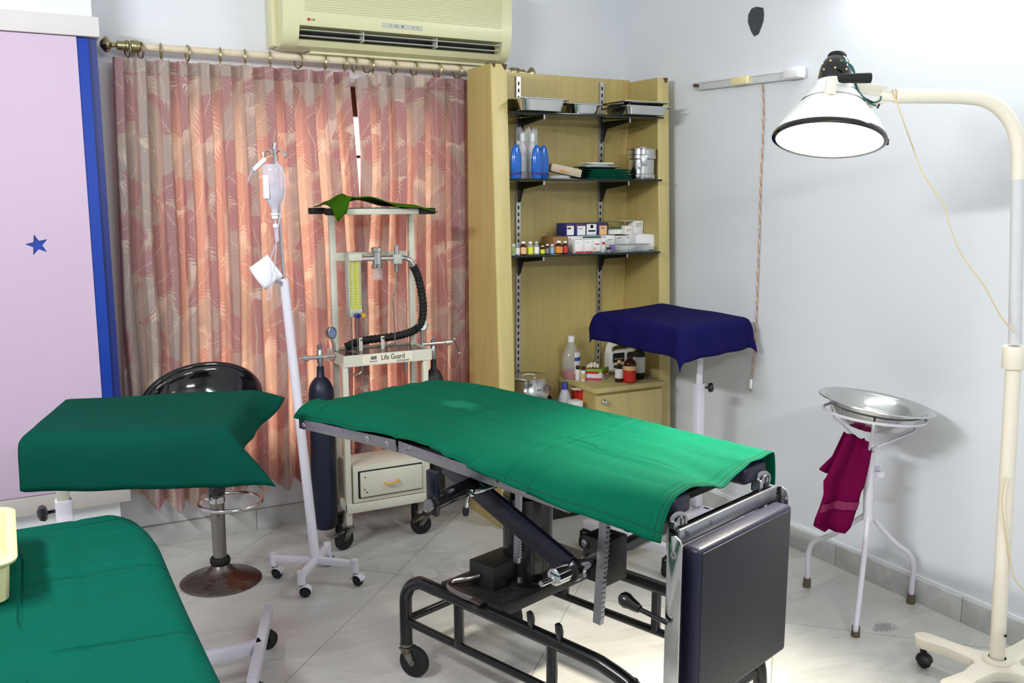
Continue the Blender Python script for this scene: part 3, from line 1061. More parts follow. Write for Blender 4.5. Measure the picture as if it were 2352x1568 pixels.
z = SH[0] + .0015
tray('instrument_tray', 2.265, 3.955, z, .235, .24, .052, 'deep polished steel tray on top glass shelf, next to the wooden post')
tray('instrument_tray', 2.265, 3.96, z + .0545, .245, .245, .005, 'flat steel lid covering the deep tray next to the wooden post', up=False)
tray('instrument_tray', 2.545, 4.00, z, .15, .20, .044, 'small deep steel tray in the middle of the top glass shelf')
tray('instrument_tray', 2.53, 4.01, z + .0465, .20, .22, .006, 'thin steel lid lying crooked over the small middle tray', up=False)
tray('instrument_tray', 2.83, 3.90, z, .25, .22, .038, 'long steel tray poking past the shelf unit on the top shelf')
tray('instrument_tray', 2.825, 3.91, z + .0405, .245, .22, .020, 'upturned steel tray stacked on the long tray', up=True)

# ================================================================== bottles etc


def bottle(name, base, prof, mat, label, cat='bottle', group=None, cap=None, capmat='whiteplastic', lab=None, labmat='label_white', n=20, sx=1.0, sy=1.0, rot=0, extra=None, liquid=None):
    """prof: outline radius/height; cap: (radius, z0, z1); lab: (radius, z0, z1)"""
    b_ = thing(name, base, label, cat, group)
    ref = (math.cos(rot), math.sin(rot), 0)
    MB().lathe(prof, base, n, ref=ref, sx=sx, sy=sy).build('bottle_body', mat, b_)
    if cap:
        r_, a, c_ = cap
        MB().lathe([(0, a), (r_, a), (r_, c_ - .002), (r_ - .002, c_), (0, c_)], base, 14, ref=ref).build('cap', capmat, b_)
    if lab:
        r_, a, c_ = lab
        MB().lathe([(r_, a), (r_, c_)], base, n, ref=ref, sx=sx, sy=sy).build('paper_label', labmat, b_)
    if liquid:
        r_, a, c_ = liquid
        MB().lathe([(0, a), (r_, a), (r_, c_), (0, c_)], base, n, ref=ref, sx=sx, sy=sy).build('liquid', 'redliquid', b_)
    return b_


def vial_prof(r, h, neck=.5, sh=.68):
    return [(0, 0), (r * .93, 0), (r, .003), (r, h * (sh - .08)), (r * .88, h * sh), (r * neck, h * (sh + .09)), (r * neck, h * .97), (0, h * .97)]


def at_shelf(px, z, Y=3.95):
    """x on a shelf plane under picture column px"""
    yy = 440 + (CAMH - z) * 2134 / 4.6
    p = ony(px, yy, Y)
    return p.x


S3 = SH[2] + .0008
small = [
    (1188, 11, 29, 'clearglass', 'label_white', 'lgrey', 'small clear vial with a white label, next to the left post of the shelf'),
    (1202, 15, 31, 'amber', 'label_peach', 'whiteplastic', 'amber bottle with a peach coloured label and white cap on lowest glass shelf'),
    (1218, 14, 30, 'clearglass', 'label_yellow', 'whiteplastic', 'clear vial with a bright yellow label and white cap'),
    (1232, 13, 30, 'clearglass', 'label_white', 'lgrey', 'tall clear vial with a white label, right of the yellow labelled vial'),
    (1246, 12, 20, 'amber', 'label_yellow', 'label_peach', 'shortest amber bottle, with a yellow label and pink cap'),
    (1257, 10, 23, 'amber', 'label_grey', 'whiteplastic', 'slim amber bottle with a grey label and white cap'),
    (1268, 11, 22, 'clearglass', 'label_lblue', 'whiteplastic', 'clear vial with a pale blue label, before the brown cartons'),
    (1283, 17, 30, 'amber', 'label_orange', 'whiteplastic', 'wide amber bottle with an orange and white label'),
    (1298, 13, 29, 'amber', 'label_red', 'whiteplastic', 'amber bottle with an orange-red label beside the white cartons'),
]
for px, wpx, hpx, bmat, lmat, cmat, lab in small:
    X = at_shelf(px, 1.33, 3.945 if px < 1270 else 3.93)
    base = V((X, 3.945 if px < 1270 else 3.93, S3))
    k = mpp(base)
    r_, h_ = wpx * k / 2, hpx * k
    bottle('medicine_bottle', base, vial_prof(r_, h_), bmat, lab, group='small medicine bottles on the lowest glass shelf', cap=(r_ * .62, h_ * .84, h_), capmat=cmat,
           lab=(r_ * 1.02, h_ * .08, h_ * .56), labmat=lmat, n=16)
X = at_shelf(1283, 1.33, 3.93)
# half of the orange label is white
tmp = [o for o in COL.objects if o.get('label', '') == 'wide amber bottle with an orange and white label'][0]
k = mpp((X, 3.93, S3))
pr_ = 17 * k / 2 * 1.03
MB().add([V((X + pr_ * math.cos(a), 3.93 + pr_ * math.sin(a), S3 + zz)) for zz in (.006, .036) for a in [-1.15 + .17 * q for q in range(7)]],
         [(q, q + 1, q + 8, q + 7) for q in range(6)]).build('white_label_half', 'label_white', tmp)


def carton(name, px0, px1, ybase, h, dep, mat, label, group, Y=3.95, rot=0.0, prints=(), cat='box', z=None):
    """carton whose front spans picture columns px0..px1 at depth Y; prints: (u0,u1,v0,v1,mat) on the front"""
    xa, xb = at_shelf(px0, ybase + .02, Y), at_shelf(px1, ybase + .02, Y)
    wv = xb - xa
    cx = (xa + xb) / 2
    c_ = thing(name, (cx, Y + dep / 2, ybase), label, cat, group)
    ax = (V((math.cos(rot), math.sin(rot), 0)), V((-math.sin(rot), math.cos(rot), 0)), Zd)
    ctr = V((cx, Y, ybase)) + ax[1] * dep / 2 + Zd * h / 2
    MB().box(ctr, (wv, dep, h), ax).build('carton_body', mat, c_, bevel=.001)
    for (u0, u1, v0, v1, pm) in prints:
        cc = V((cx, Y, ybase)) + ax[0] * ((u0 + u1) / 2 - .5) * wv + Zd * (v0 + v1) / 2 * h
        MB().box(cc, ((u1 - u0) * wv, .0012, (v1 - v0) * h), ax).build('print', pm, c_)
    return c_


GL = 'cartons stacked on the lowest glass shelf'
h1 = .079
carton('carton', 1177, 1183, S3, .055, .04, 'carton', 'narrow white and green carton against the left shelf post', GL, 3.935, prints=((.1, .9, .1, .8, 'lime'),))
carton('carton', 1271, 1305, S3, h1 - .002, .12, 'cardboard', 'plain brown cardboard carton behind the amber bottles', GL, 4.02)
carton('carton', 1305, 1334, S3, h1, .10, 'carton', 'plain white carton behind the red-striped cartons', GL, 4.03, prints=((.1, .2, .6, .9, 'label_orange'),))
carton('carton', 1321, 1341, S3, .066, .06, 'carton', 'first white carton with a red base stripe, beside the bottles', GL, 3.925, prints=((0.02, .98, 0.02, .13, 'label_red'), (.15, .4, .78, .82, 'label_grey')))
carton('carton', 1342, 1362, S3, .066, .06, 'carton', 'second white carton with a red base stripe', GL, 3.925, prints=((0.02, .98, 0.02, .13, 'label_red'), (.15, .5, .78, .82, 'label_grey')))
carton('carton', 1363, 1380, S3, .068, .06, 'carton', 'white carton with red lettering and a green base stripe', GL, 3.925, prints=((0.02, .98, 0.02, .09, 'darkgreenprint'), (.2, .8, .58, .66, 'label_red'), (.1, .25, .15, .4, 'label_orange')))
carton('carton', 1381, 1391, S3, .070, .06, 'carton', 'slim white carton with a red mark, right of the green-based one', GL, 3.93, prints=((.2, .8, .55, .75, 'label_red'),))
carton('carton', 1335, 1391, S3, h1, .09, 'carton', 'wide white carton with a green zigzag edge under the navy boxes', GL, 4.03, prints=((0.05, .95, .86, .97, 'darkgreenprint'),))
carton('carton', 1392, 1412, S3, h1 + .002, .10, 'carton', 'white carton with a purple lower half', GL, 3.98, prints=((.35, .98, .05, .42, 'purple'), (.2, .7, .7, .76, 'lime')))
carton('carton', 1413, 1433, S3, .074, .09, 'carton', 'white carton with pale blue print, left one of a pair', GL, 4.02, prints=((.1, .8, .5, .9, 'label_white'), (.2, .7, .86, .9, 'label_blue')))
carton('carton', 1434, 1455, S3, .074, .09, 'carton', 'white carton with pale blue print, right one of a pair', GL, 4.02, prints=((.1, .8, .5, .9, 'label_white'), (.2, .7, .86, .9, 'label_blue')))
S3b = S3 + h1 + .0022
GU = 'cartons in the upper row above the lowest shelf'
h2 = .062
for a, b, lab, pr in ((1299, 1320, 'navy and yellow carton at the bottle end of the upper row', ((.15, .9, .06, .78, 'label_white'), (.15, .9, .78, .84, 'label_orange'), (.2, .6, .55, .66, 'ink'))),
                      (1321, 1345, 'second navy and yellow carton of the upper row', ((.2, .98, .03, .76, 'label_white'), (.12, .98, .76, .82, 'label_orange'), (.3, .7, .55, .6, 'label_blue'))),
                      (1346, 1371, 'white fronted carton with navy edges between navy boxes', ((.05, .95, .05, .92, 'label_white'), (.2, .85, .3, .42, 'label_peach'), (.4, .65, .6, .85, 'label_lblue'), (.05, .95, .0, .06, 'label_lblue'))),
                      (1372, 1395, 'navy and yellow carton next to the olive box', ((.2, .95, .03, .74, 'label_peach'), (.15, .95, .74, .80, 'label_orange'), (.35, .7, .55, .6, 'label_blue')))):
    carton('carton', a, b, S3b, h2, .09, 'navybox', lab, GU, 4.035, prints=pr)
carton('carton', 1397, 1434, S3b, h2 + .004, .07, 'olive', 'olive and white carton at the corner end of the upper row', GU, 4.06, prints=((.0, 1, .02, .38, 'label_white'), (.1, .8, .5, .6, 'darkgreenprint')))
oc = carton('carton', 1455, 1477, S3b - .004, h2 + .012, .07, 'carton', 'open white carton with its flap raised in the upper row', GU, 4.03, prints=((.2, .8, .75, .8, 'label_grey'), (.2, .8, .6, .64, 'label_grey')))
MB().box((at_shelf(1444, 1.4, 4.03), 4.05, S3b + h2 + .009), (.085, .05, .0015), (V((1, -.05, 0)), Yd, Zd)).build('flap', 'carton', oc)
carton('carton', 1435, 1454, S3b, .045, .07, 'carton', 'small white carton beneath the raised flap', GU, 4.03, prints=((.2, .8, .4, .6, 'label_peach'),))
# smoked tray, dark jar, wrapped pack
pk = thing('wrapped_pack', (at_shelf(1488, 1.34, 3.95), 3.99, S3), 'white plastic-wrapped pack at the corner end of the lowest shelf', 'pack')
xa, xb = at_shelf(1462, 1.34, 3.95), at_shelf(1514, 1.34, 3.95)
MB().prism([(xa, 3.95, S3), (xb, 3.93, S3), (xb, 3.93, S3 + .075), (xb - .03, 3.95, S3 + .082), (xa + .02, 3.96, S3 + .088), (xa, 3.96, S3 + .07)], (0, .12, 0)).build('pack_body', 'carton', pk, bevel=.008)
MB().prism([(xb - .042, 3.935, S3 + .004), (xb - .002, 3.926, S3 + .004), (xb - .004, 3.93, S3 + .07), (xb - .03, 3.94, S3 + .07)], (0, -.004, 0)).build('wrapper_fold', 'label_white', pk)
MB().box(((xa + xb) / 2 - .02, 3.9545, S3 + .045), (.05, .001, .014)).build('print', 'label_grey', pk)
xs_, xe_ = at_shelf(1424, 1.34, 3.90), at_shelf(1486, 1.34, 3.90)
tr_ = thing('plastic_tray', ((xs_ + xe_) / 2, 3.92, S3), 'smoky clear plastic tray in front of the wrapped pack', 'tray')
MB().box(((xs_ + xe_) / 2, 3.905, S3 + .019), (xe_ - xs_, .05, .036)).build('tray_body', MT['clearglass'], tr_, bevel=.004)
MB().box(((xs_ + xe_) / 2, 3.905, S3 + .037), (xe_ - xs_ + .006, .056, .003)).build('tray_lid', 'purplegrey', tr_)
jx = at_shelf(1398, 1.33, 3.90)
jb = thing('ink_jar', (jx, 3.90, S3), 'tiny black capped jar standing before the purple carton', 'jar')
MB().lathe([(0, 0), (.012, 0), (.013, .012), (.012, .015), (0, .015)], (jx, 3.90, S3), 14).build('jar_body', 'purplegrey', jb)
MB().lathe([(0, .015), (.0125, .015), (.0125, .026), (0, .026)], (jx, 3.90, S3), 14).build('jar_lid', 'ink', jb)

# middle shelf
S2 = SH[1] + .0008
bp = [(0, 0), (.024, 0), (.028, .004), (.029, .07), (.028, .098), (.025, .120), (.019, .140), (.011, .153), (.004, .158), (0, .158)]
for px, lab in ((1185, 'blue plastic bottle half hidden by the left shelf post'), (1233, 'blue plastic bottle in crinkled film at the centre of the blue bottles'), (1255, 'blue plastic bottle farthest from the left shelf post')):
    X = at_shelf(px, 1.7, 3.93)
    b_ = bottle('cleaner_bottle', V((X, 3.93 + (.03 if px == 1255 else 0), S2)), bp, 'bluebottle', lab, group='blue plastic bottles on the middle glass shelf', sx=1.0, sy=.55, lab=(.0293, .016, .028), labmat='navybox')
for px, lab in ((1199, 'clear spray bottle in film behind the blue bottles, next to the post'), (1222, 'clear spray bottle in film between the blue bottles')):
    X = at_shelf(px, 1.7, 4.0)
    base = V((X, 4.0, S2))
    b_ = bottle('spray_bottle', base, [(0, 0), (.021, 0), (.0225, .004), (.0225, .12), (.020, .145), (.010, .165), (.010, .18), (0, .18)], 'ivplastic', lab, group='film-wrapped spray bottles on the middle shelf', cap=(.012, .178, .215), capmat='whiteplastic', lab=(.0229, .035, .105), labmat='label_white')
    fl = []
    for iz in range(9):
        zz = .0 + .238 * iz / 8
        row = []
        for k in range(21):
            a = 2 * pi * k / 20
            r_ = (.0245 if zz < .14 else .0245 + .006 * math.sin((zz - .14) * 26) * (1 + .5 * math.sin(3 * a))) + random.uniform(-.0012, .0012)
            if k == 20: row.append(row[0]); continue
            row.append(base + V((r_ * math.cos(a), r_ * math.sin(a), zz + random.uniform(-.003, .003) * (0 < iz) + (random.uniform(-.02, .012) if iz == 8 else 0))))
        fl.append(row)
    MB().grid(fl).build('film_wrap', 'film', b_, smooth=False)
X0 = at_shelf(1300, 1.7, 3.95)
pk = thing('wrapped_packet', (X0, 3.96, S2), 'long film-wrapped paper packet lying askew on the middle shelf', 'packet')
d_ = V((.90, -.25, -.20)).normalized()
MB().box(V((X0, 3.965, S2 + .040)), (.155, .06, .042), (d_, V((.25, .95, 0)), d_.cross(V((.25, .95, 0))))).build('packet_body', M('packet_paper', (176, 160, 136), .4), pk, bevel=.008)
MB().box(V((X0, 3.965, S2 + .040)) + d_ * .079, (.004, .05, .036), (d_, V((.25, .95, 0)), d_.cross(V((.25, .95, 0))))).build('packet_end', 'label_white', pk, bevel=.003)
MB().box(V((X0 - .02, 3.934, S2 + .036)), (.04, .002, .006), (d_, V((.25, .95, 0)), d_.cross(V((.25, .95, 0))))).build('print', 'label_orange', pk)
X1 = at_shelf(1285, 1.7, 3.91)
tag(MB().lathe([(0, 0), (.05, 0), (.055, .006), (.05, .013), (.02, .018), (0, .019)], (X1, 3.905, S2), 18, sy=.5).build('plastic_bag', 'film', loc=(X1, 3.905, S2)), 'flat clear plastic bag lying before the wrapped packet', 'bag')
# linen stack: each folded cloth is a thing
xa, xb = at_shelf(1340, 1.7, 3.95), at_shelf(1447, 1.7, 3.95)
for k in range(4):
    zz = S2 + k * .0125
    cl = []
    wv = (xb - xa) * (1 - .05 * k)
    prof = []
    for q in range(17):
        a = 2 * pi * q / 16
        prof.append(V((((xa + xb) / 2) + (wv / 2) * (abs(math.cos(a)) ** .35) * (1 if math.cos(a) >= 0 else -1), 3.92, zz + .0062 + .006 * math.sin(a))))
    tag(MB().prism(prof[:-1], (0, .15, 0)).build('folded_cloth', 'greencloth_dark', loc=((xa + xb) / 2, 4.0, zz), angle=60),
        ['folded dark green cloth lying on the glass shelf, bottom of its stack', 'folded dark green cloth second from the bottom of the stack', 'folded dark green cloth third from the bottom of the stack', 'folded dark green cloth on top of its stack'][k], 'cloth', 'folded green cloths beside the steel drum')
zz = S2 + .0505
tray('kidney_tray', (xa + xb) / 2 - .035, 3.99, zz, .19, .12, .010, 'thin steel tray lying on the folded green cloths', mat='steel_worn', group='trays on the folded cloths')
tray('plastic_dish', (xa + xb) / 2 - .045, 3.98, zz + .0135, .13, .10, .014, 'white plastic dish on the tray over the green cloths', mat='whiteplastic', group='trays on the folded cloths')


def drum(name, base, r, h, label, par_group=None, facing=(-.45, -.9, 0)):
    d0 = thing(name, base, label, 'drum', par_group)
    MB().lathe([(0, 0), (r * .94, 0), (r * .96, h * .02), (r * .96, h * .16), (r * .90, h * .18), (r * .90, h * .64), (0, h * .64)], base, 36).build('drum_body', 'steel', d0)
    ld = MB().lathe([(0, h * .655), (r * .97, h * .655), (r, h * .67), (r, h * .78), (r * .965, h * .80), (r * .965, h * .95), (r, h * .965), (r, h * .985), (r * .9, h), (r * .6, h * .985), (0, h * .985)], base, 36).build('drum_lid', 'steel', d0)
    f = V(facing).normalized()
    t_ = f.cross(Zd)
    c_ = V(base) + f * (r * 1.0)
    MB().box(c_ + Zd * h * .60, (r * .45, .006, h * .34), (t_, f, Zd)).build('latch', 'steel_worn', d0, bevel=.002)
    MB().box(c_ - f * (r * .08) + Zd * h * .42 + t_ * r * .25, (r * .3, .004, h * .18), (t_, f, Zd)).build('vent_slide', 'steel_worn', d0, bevel=.0015)
    lug = MB().tube([V(base) + Zd * (h * .99) + t_ * (r * .30 * math.cos(a)) + Zd * (.010 * math.sin(a)) for a in [pi * q / 8 for q in range(9)]], .0035, 8).build('lid_handle', 'steel', ld)
    return d0


X = at_shelf(1474, 1.7, 3.96)
drum('sterile_drum', V((X, 3.965, S2)), .074, .155, 'small polished steel drum on the middle glass shelf, by the corner')
drum('sterile_drum', V((2.285, 4.02, .426)), .108, .285, 'large polished steel drum on the lower board beside the base cabinet')
bl = V((2.478, 3.985, .426))
bottle('spirit_bottle', bl, [(0, 0), (.032, 0), (.035, .004), (.035, .125), (.031, .165), (.017, .200), (.015, .215), (0, .215)], 'ivplastic', 'translucent white bottle with a blue cap, left of the base cabinet', cap=(.0175, .200, .236), capmat='label_blue')
b2 = V((2.44, 4.10, .426))
bottle('dark_bottle', b2, vial_prof(.03, .20), 'amber', 'dark bottle with a red label behind the blue-capped bottle', cap=(.018, .17, .20), capmat='ink', lab=(.0305, .03, .12), labmat='label_red')
GC = 'cartons beside the base cabinet'
oc = carton('carton', 1329, 1346, .426, .20, .07, 'label_red', 'open red and white carton next to the base cabinet', GC, 3.95)
MB().box((2.52, 3.945, .63), (.052, .03, .0015), (V((1, 0, -.12)), V((0, 1, .2)), Zd)).build('flap', 'label_white', oc)
carton('carton', 1317, 1338, .426, .155, .06, 'carton', 'small white carton with a red mark in front of the open one', GC, 3.88, prints=((.1, .5, .55, .8, 'pinkprint'),))

# things on the base cabinet
def ctx(px, py, Y): return ony(px, py, Y).x


Y_ = 4.115
X = ctx(1311, 860, Y_)
b0_ = V((X, Y_, CT))
bt = bottle('spirit_bottle', b0_, [(0, 0), (.046, 0), (.049, .005), (.049, .10), (.046, .125), (.024, .175), (.017, .19), (.017, .20), (0, .20)], 'clearglass', 'large clear bottle with red liquid at its bottom, on the base cabinet', cap=(.018, .195, .226), lab=None, liquid=(.045, .004, .042))
fr = V((.55, -.83, 0)).normalized()
tr = V((-fr.y, fr.x, 0))
pts = [b0_ + (fr * math.cos(a) + tr * math.sin(a)) * .0498 + Zd * zz for zz in (.028, .145) for a in [-.75 + .25 * q for q in range(7)]]
MB().add(pts, [(q, q + 1, q + 8, q + 7) for q in range(6)]).build('paper_label', 'label_white', bt)
pts = [b0_ + (fr * math.cos(a) + tr * math.sin(a)) * .0502 + Zd * zz for zz in (.098, .118) for a in [-.75 + .25 * q for q in range(7)]]
MB().add(pts, [(q, q + 1, q + 8, q + 7) for q in range(6)]).build('label_band', 'label_blue', bt)
for px, py, lab in ((1327, 874, 'small white bottle with a brown cap, nearer the red liquid bottle'), (1339, 876, 'small white bottle with a brown cap, nearer the glove box')):
    p = onz(px, py - 2, CT)
    bottle('lotion_bottle', p, [(0, 0), (.0125, 0), (.0135, .002), (.0135, .054), (.010, .058), (0, .058)], 'whiteplastic', lab, group='small white bottles on the base cabinet', cap=(.011, .057, .076), capmat=M('brown_cap', (62, 30, 28), .4), lab=(.0138, .010, .040), labmat='label_peach' if px == 1339 else 'label_white')
# glove box
ga = onz(1382, 874, CT)
u1 = V((-.80, .60, 0)).normalized()
u2 = V((.83, .56, 0)).normalized()
gb = thing('glove_box', ga, 'lime, pink and white glove dispenser box on the base cabinet', 'box')
L1, L2, gh = .125, .095, .058
ctr = ga + u1 * L1 / 2 + u2 * L2 / 2 + Zd * gh / 2
MB().box(ctr, (L1, L2, gh), (u1, u2, Zd)).build('carton_body', 'carton', gb, bevel=.001)
MB().box(ctr + Zd * (gh / 2 + .0006), (L1, L2, .0012), (u1, u2, Zd)).build('lime_top', 'lime', gb)
MB().box(ctr + Zd * (gh / 2 + .0014), (L1 * .7, L2 * .45, .0012), (u1, u2, Zd)).build('pink_print', 'pinkprint', gb)
n2 = -u2
MB().box(ctr - u2 * (L2 / 2 + .0005) + Zd * gh * .36, (L1, .001, gh * .26), (u1, u2, Zd)).build('print', 'lime', gb)
MB().box(ctr - u2 * (L2 / 2 + .001) + Zd * gh * .22, (L1 * .75, .001, gh * .22), (u1, u2, Zd)).build('print', 'label_red', gb)
MB().box(ctr - u2 * (L2 / 2 + .0005) - Zd * gh * .38, (L1, .001, gh * .2), (u1, u2, Zd)).build('print', 'pinkprint', gb)
MB().box(ctr - u1 * (L1 / 2 + .0005) + Zd * gh * .36, (.001, L2, gh * .26), (u1, u2, Zd)).build('print', 'lime', gb)
MB().box(ctr - u1 * (L1 / 2 + .001) + Zd * gh * .14, (.001, L2 * .8, gh * .2), (u1, u2, Zd)).build('print', 'label_red', gb)
text('M', .022, ctr - u1 * (L1 / 2 + .0012) - Zd * gh * .2, u2, Zd, 'pinkprint', gb, 'size_lettering')
gp = ctr + Zd * gh / 2
gm = MB()
for k, (dx, hh) in enumerate(((-.02, .016), (-.005, .022), (.012, .020), (.026, .012))):
    gm.tube(smooth_path([gp + u1 * dx * 1.2, gp + u1 * dx + Zd * hh, gp + u1 * (dx - .008) - u2 * .012 + Zd * (hh + .004), gp + u1 * (dx - .012) - u2 * .03 + Zd * .008], 4), [.008] * 12 + [.004], 8)
gm.build('latex_glove', 'glove', gb)
# cotton roll pack
pc = V((ctx(1427, 840, 4.13), 4.13, CT))
cp = thing('cotton_pack', pc, 'bag of cotton wool with black printed labels at the back of base cabinet', 'bag')
MB().box(pc + Zd * .062, (.19, .08, .124)).build('bag_body', 'label_white', cp, bevel=.018, seg=3)
rows = []
for i in range(9):
    row = []
    for j in range(17):
        a = pi * j / 16
        t = i / 8
        r_ = .092 + .01 * math.sin(3 * a + i)
        row.append(pc + V((math.cos(a) * r_ * (1 - .3 * (t - .5) ** 2), -.036 + .075 * t, .112 + math.sin(a) * (.068 + .012 * math.sin(5 * a + 2 * t)))))
    rows.append(row)
MB().grid(rows).build('cotton_wool', 'cotton', cp)
for dx, wv in ((-.048, .074), (.05, .07)):
    MB().box(pc + V((dx, -.0408, .090)), (wv, .0015, .05)).build('black_print', 'ink', cp)
    text('100% COTTON', .0085, pc + V((dx, -.0422, .083)), Xd, Zd, 'label_white', cp)
    MB().box(pc + V((dx, -.0408, .042)), (wv * .8, .0015, .012)).build('print', 'ink', cp)
# amber and brown bottles
for px, py, wpx, hpx, bm_, lm_, cm_, sh, lab, cat in (
        (1422, 876, 20, 50, 'amber', 'label_white', 'label_peach', .60, 'slim amber glass bottle with a white label beside the glove box', 'bottle'),
        (1446, 877, 29, 67, 'amber', 'label_red', 'ink', .72, 'brown bottle with a red and tan label on the base cabinet', 'bottle'),
        (1466, 868, 29, 82, 'cyldark', 'label_white', 'label_peach', .74, 'tall dark brown bottle with a white label, behind the red-labelled one', 'bottle')):
    p = onz(px, py, CT)
    k = mpp(p)
    r_, h_ = wpx * k / 2, hpx * k
    bt = bottle('medicine_bottle', p, vial_prof(r_, h_, .42, sh), bm_, lab, group='brown bottles on the base cabinet', cap=(r_ * .5, h_ * .86, h_), capmat=cm_, lab=(r_ * 1.015, h_ * .18 if lm_ != 'label_red' else h_ * .03, h_ * .62 if lm_ != 'label_red' else h_ * .43), labmat=lm_)
    if lm_ == 'label_red':
        MB().lathe([(r_ * 1.02, h_ * .43), (r_ * 1.02, h_ * .58)], p, 20).build('tan_label', 'label_peach', bt)
# three pairs of scissors
for i, (px, py) in enumerate(((1484, 866), (1495, 868), (1512, 868))):
    p = onz(px, py + 1, CT)
    sc_ = thing('scissors', p, ['steel scissors nearest the dark brown bottle on base cabinet', 'steel scissors in the middle of the three pairs', 'steel scissors nearest the right shelf post'][i], 'scissors', 'steel scissors on the base cabinet')
    for s_ in (-1, 1):
        MB().tube([p + V((s_ * .011 + .009 * math.cos(a), .012 * math.sin(a), .004)) for a in [2 * pi * q / 12 for q in range(12)]], .0022, 6, closed=True).build('finger_ring', 'steel', sc_)
        MB().bar(p + V((s_ * .008, .012, .004)), p + V((-s_ * .003 - .01, .11, .004 + .001 * s_)), .005, .002).build('blade', 'steel', sc_)

# ================================================================== casters


def caster(par, top, r, swivel, mat_fork='castersteel', mat_wheel='rubber', width=.022, offset=.6):
    """swivel caster under point top; wheel touches z=0"""
    top = V(top)
    d = V((math.cos(swivel), math.sin(swivel), 0))
    ax = V((-d.y, d.x, 0))
    wc = V((top.x, top.y, 0)) + d * (r * offset) + Zd * r
    c_ = MB().lathe([(0, 0), (r * .42, 0), (r * .42, -.008), (r * .25, -.012), (0, -.012)], top, 14).build('caster', mat_fork, par)
    fk = MB()
    for s_ in (-1, 1):
        o_ = ax * (s_ * (width / 2 + .004))
        a0 = V((top.x, top.y, top.z - .012)) + o_
        fk.prism([a0 - d * r * .35, a0 + d * r * .45, wc + o_ + d * r * .22, wc + o_ - Zd * r * .18, wc + o_ - d * r * .22], ax * (s_ * .003))
    fk.box(V((top.x, top.y, top.z - .014)) + d * r * .05, (r * .8, width + .012, .004), (d, ax, Zd))
    fk.build('fork', mat_fork, c_)
    hw = width / 2
    MB().lathe([(0, -hw), (r * .78, -hw), (r * .95, -hw * .75), (r, -hw * .4), (r, hw * .4), (r * .95, hw * .75), (r * .78, hw), (0, hw)], wc, 24, ax).build('wheel', mat_wheel, c_)
    MB().lathe([(0, -hw - .007), (r * .16, -hw - .007), (r * .2, -hw), (r * .2, hw), (r * .16, hw + .007), (0, hw + .007)], wc, 12, ax).build('axle', 'steel_worn', c_)
    return c_


# ================================================================== ANAESTHESIA TROLLEY
at = thing('anaesthesia_trolley', (1.5, 4.05, 0), 'cream anaesthesia trolley with flowmeter and gauges in front of the curtains', 'trolley')
XA, XB, YA, YBk = 1.300, 1.690, 3.95, 4.165
P_ = 'creampaint'
for xx in (XA, XB):
    MB().box((xx, YA + .013, .488), (.026, .026, .764)).build('front_leg', P_, at, bevel=.002)
    MB().box((xx + .024, YBk, .82), (.028, .026, 1.46)).build('upright', P_, at, bevel=.002)
# top shelf with black corner pieces
ts = MB().box((1.50, 4.07, 1.543), (.40, .26, .026)).build('top_shelf', P_, at, bevel=.003)
for xx in (1.268, 1.70):
    for yy in (3.945, 4.19):
        MB().box((xx, yy, 1.543), (.075, .05, .028)).build('corner_guard', 'rubber', ts, bevel=.004)
# instrument tray with glossy top
tt = MB()
zf0, zf1 = .853, .905
tt.box(((XA + XB) / 2 + .01, YA - .002, (zf0 + zf1) / 2), (XB - XA + .035, .004, zf1 - zf0))
tt.box(((XA + XB) / 2 + .01, YBk + .012, (zf0 + zf1) / 2), (XB - XA + .035, .004, zf1 - zf0))
for xx in (XA - .008, XB + .028):
    tt.box((xx, (YA + YBk) / 2 + .005, (zf0 + zf1) / 2), (.004, YBk - YA + .018, zf1 - zf0))
to = tt.build('tray', P_, at)
MB().box(((XA + XB) / 2 + .01, (YA + YBk) / 2 + .005, .894), (XB - XA + .03, YBk - YA + .01, .004)).build('tray_top', M('dark_glossy_tray', (70, 58, 54), .12), to)
lp_ = MB().box((1.50, YA - .005, .879), (.245, .0016, .044)).build('name_plate', M('ivory_plate', (222, 216, 194), .5), to)
text('Life Guard', .034, (1.525, YA - .0062, .884), Xd, Zd, 'ink', lp_, xs=.80)
text('ECONOMY', .012, (1.575, YA - .0062, .863), Xd, Zd, 'ink', lp_)
for dz in (0, -.008):
    MB().box((1.432, YA - .0062, .890 + dz), (.028, .001, .005)).build('emblem_bar', 'ink', lp_)
MB().box((1.43, YA - .0062, .870), (.036, .001, .004)).build('fine_print', 'label_grey', lp_)
# cross bar behind the meters
cb = MB().box((1.505, 4.155, 1.333), (.36, .008, .036)).build('cross_bar', P_, at)
YM = 4.10
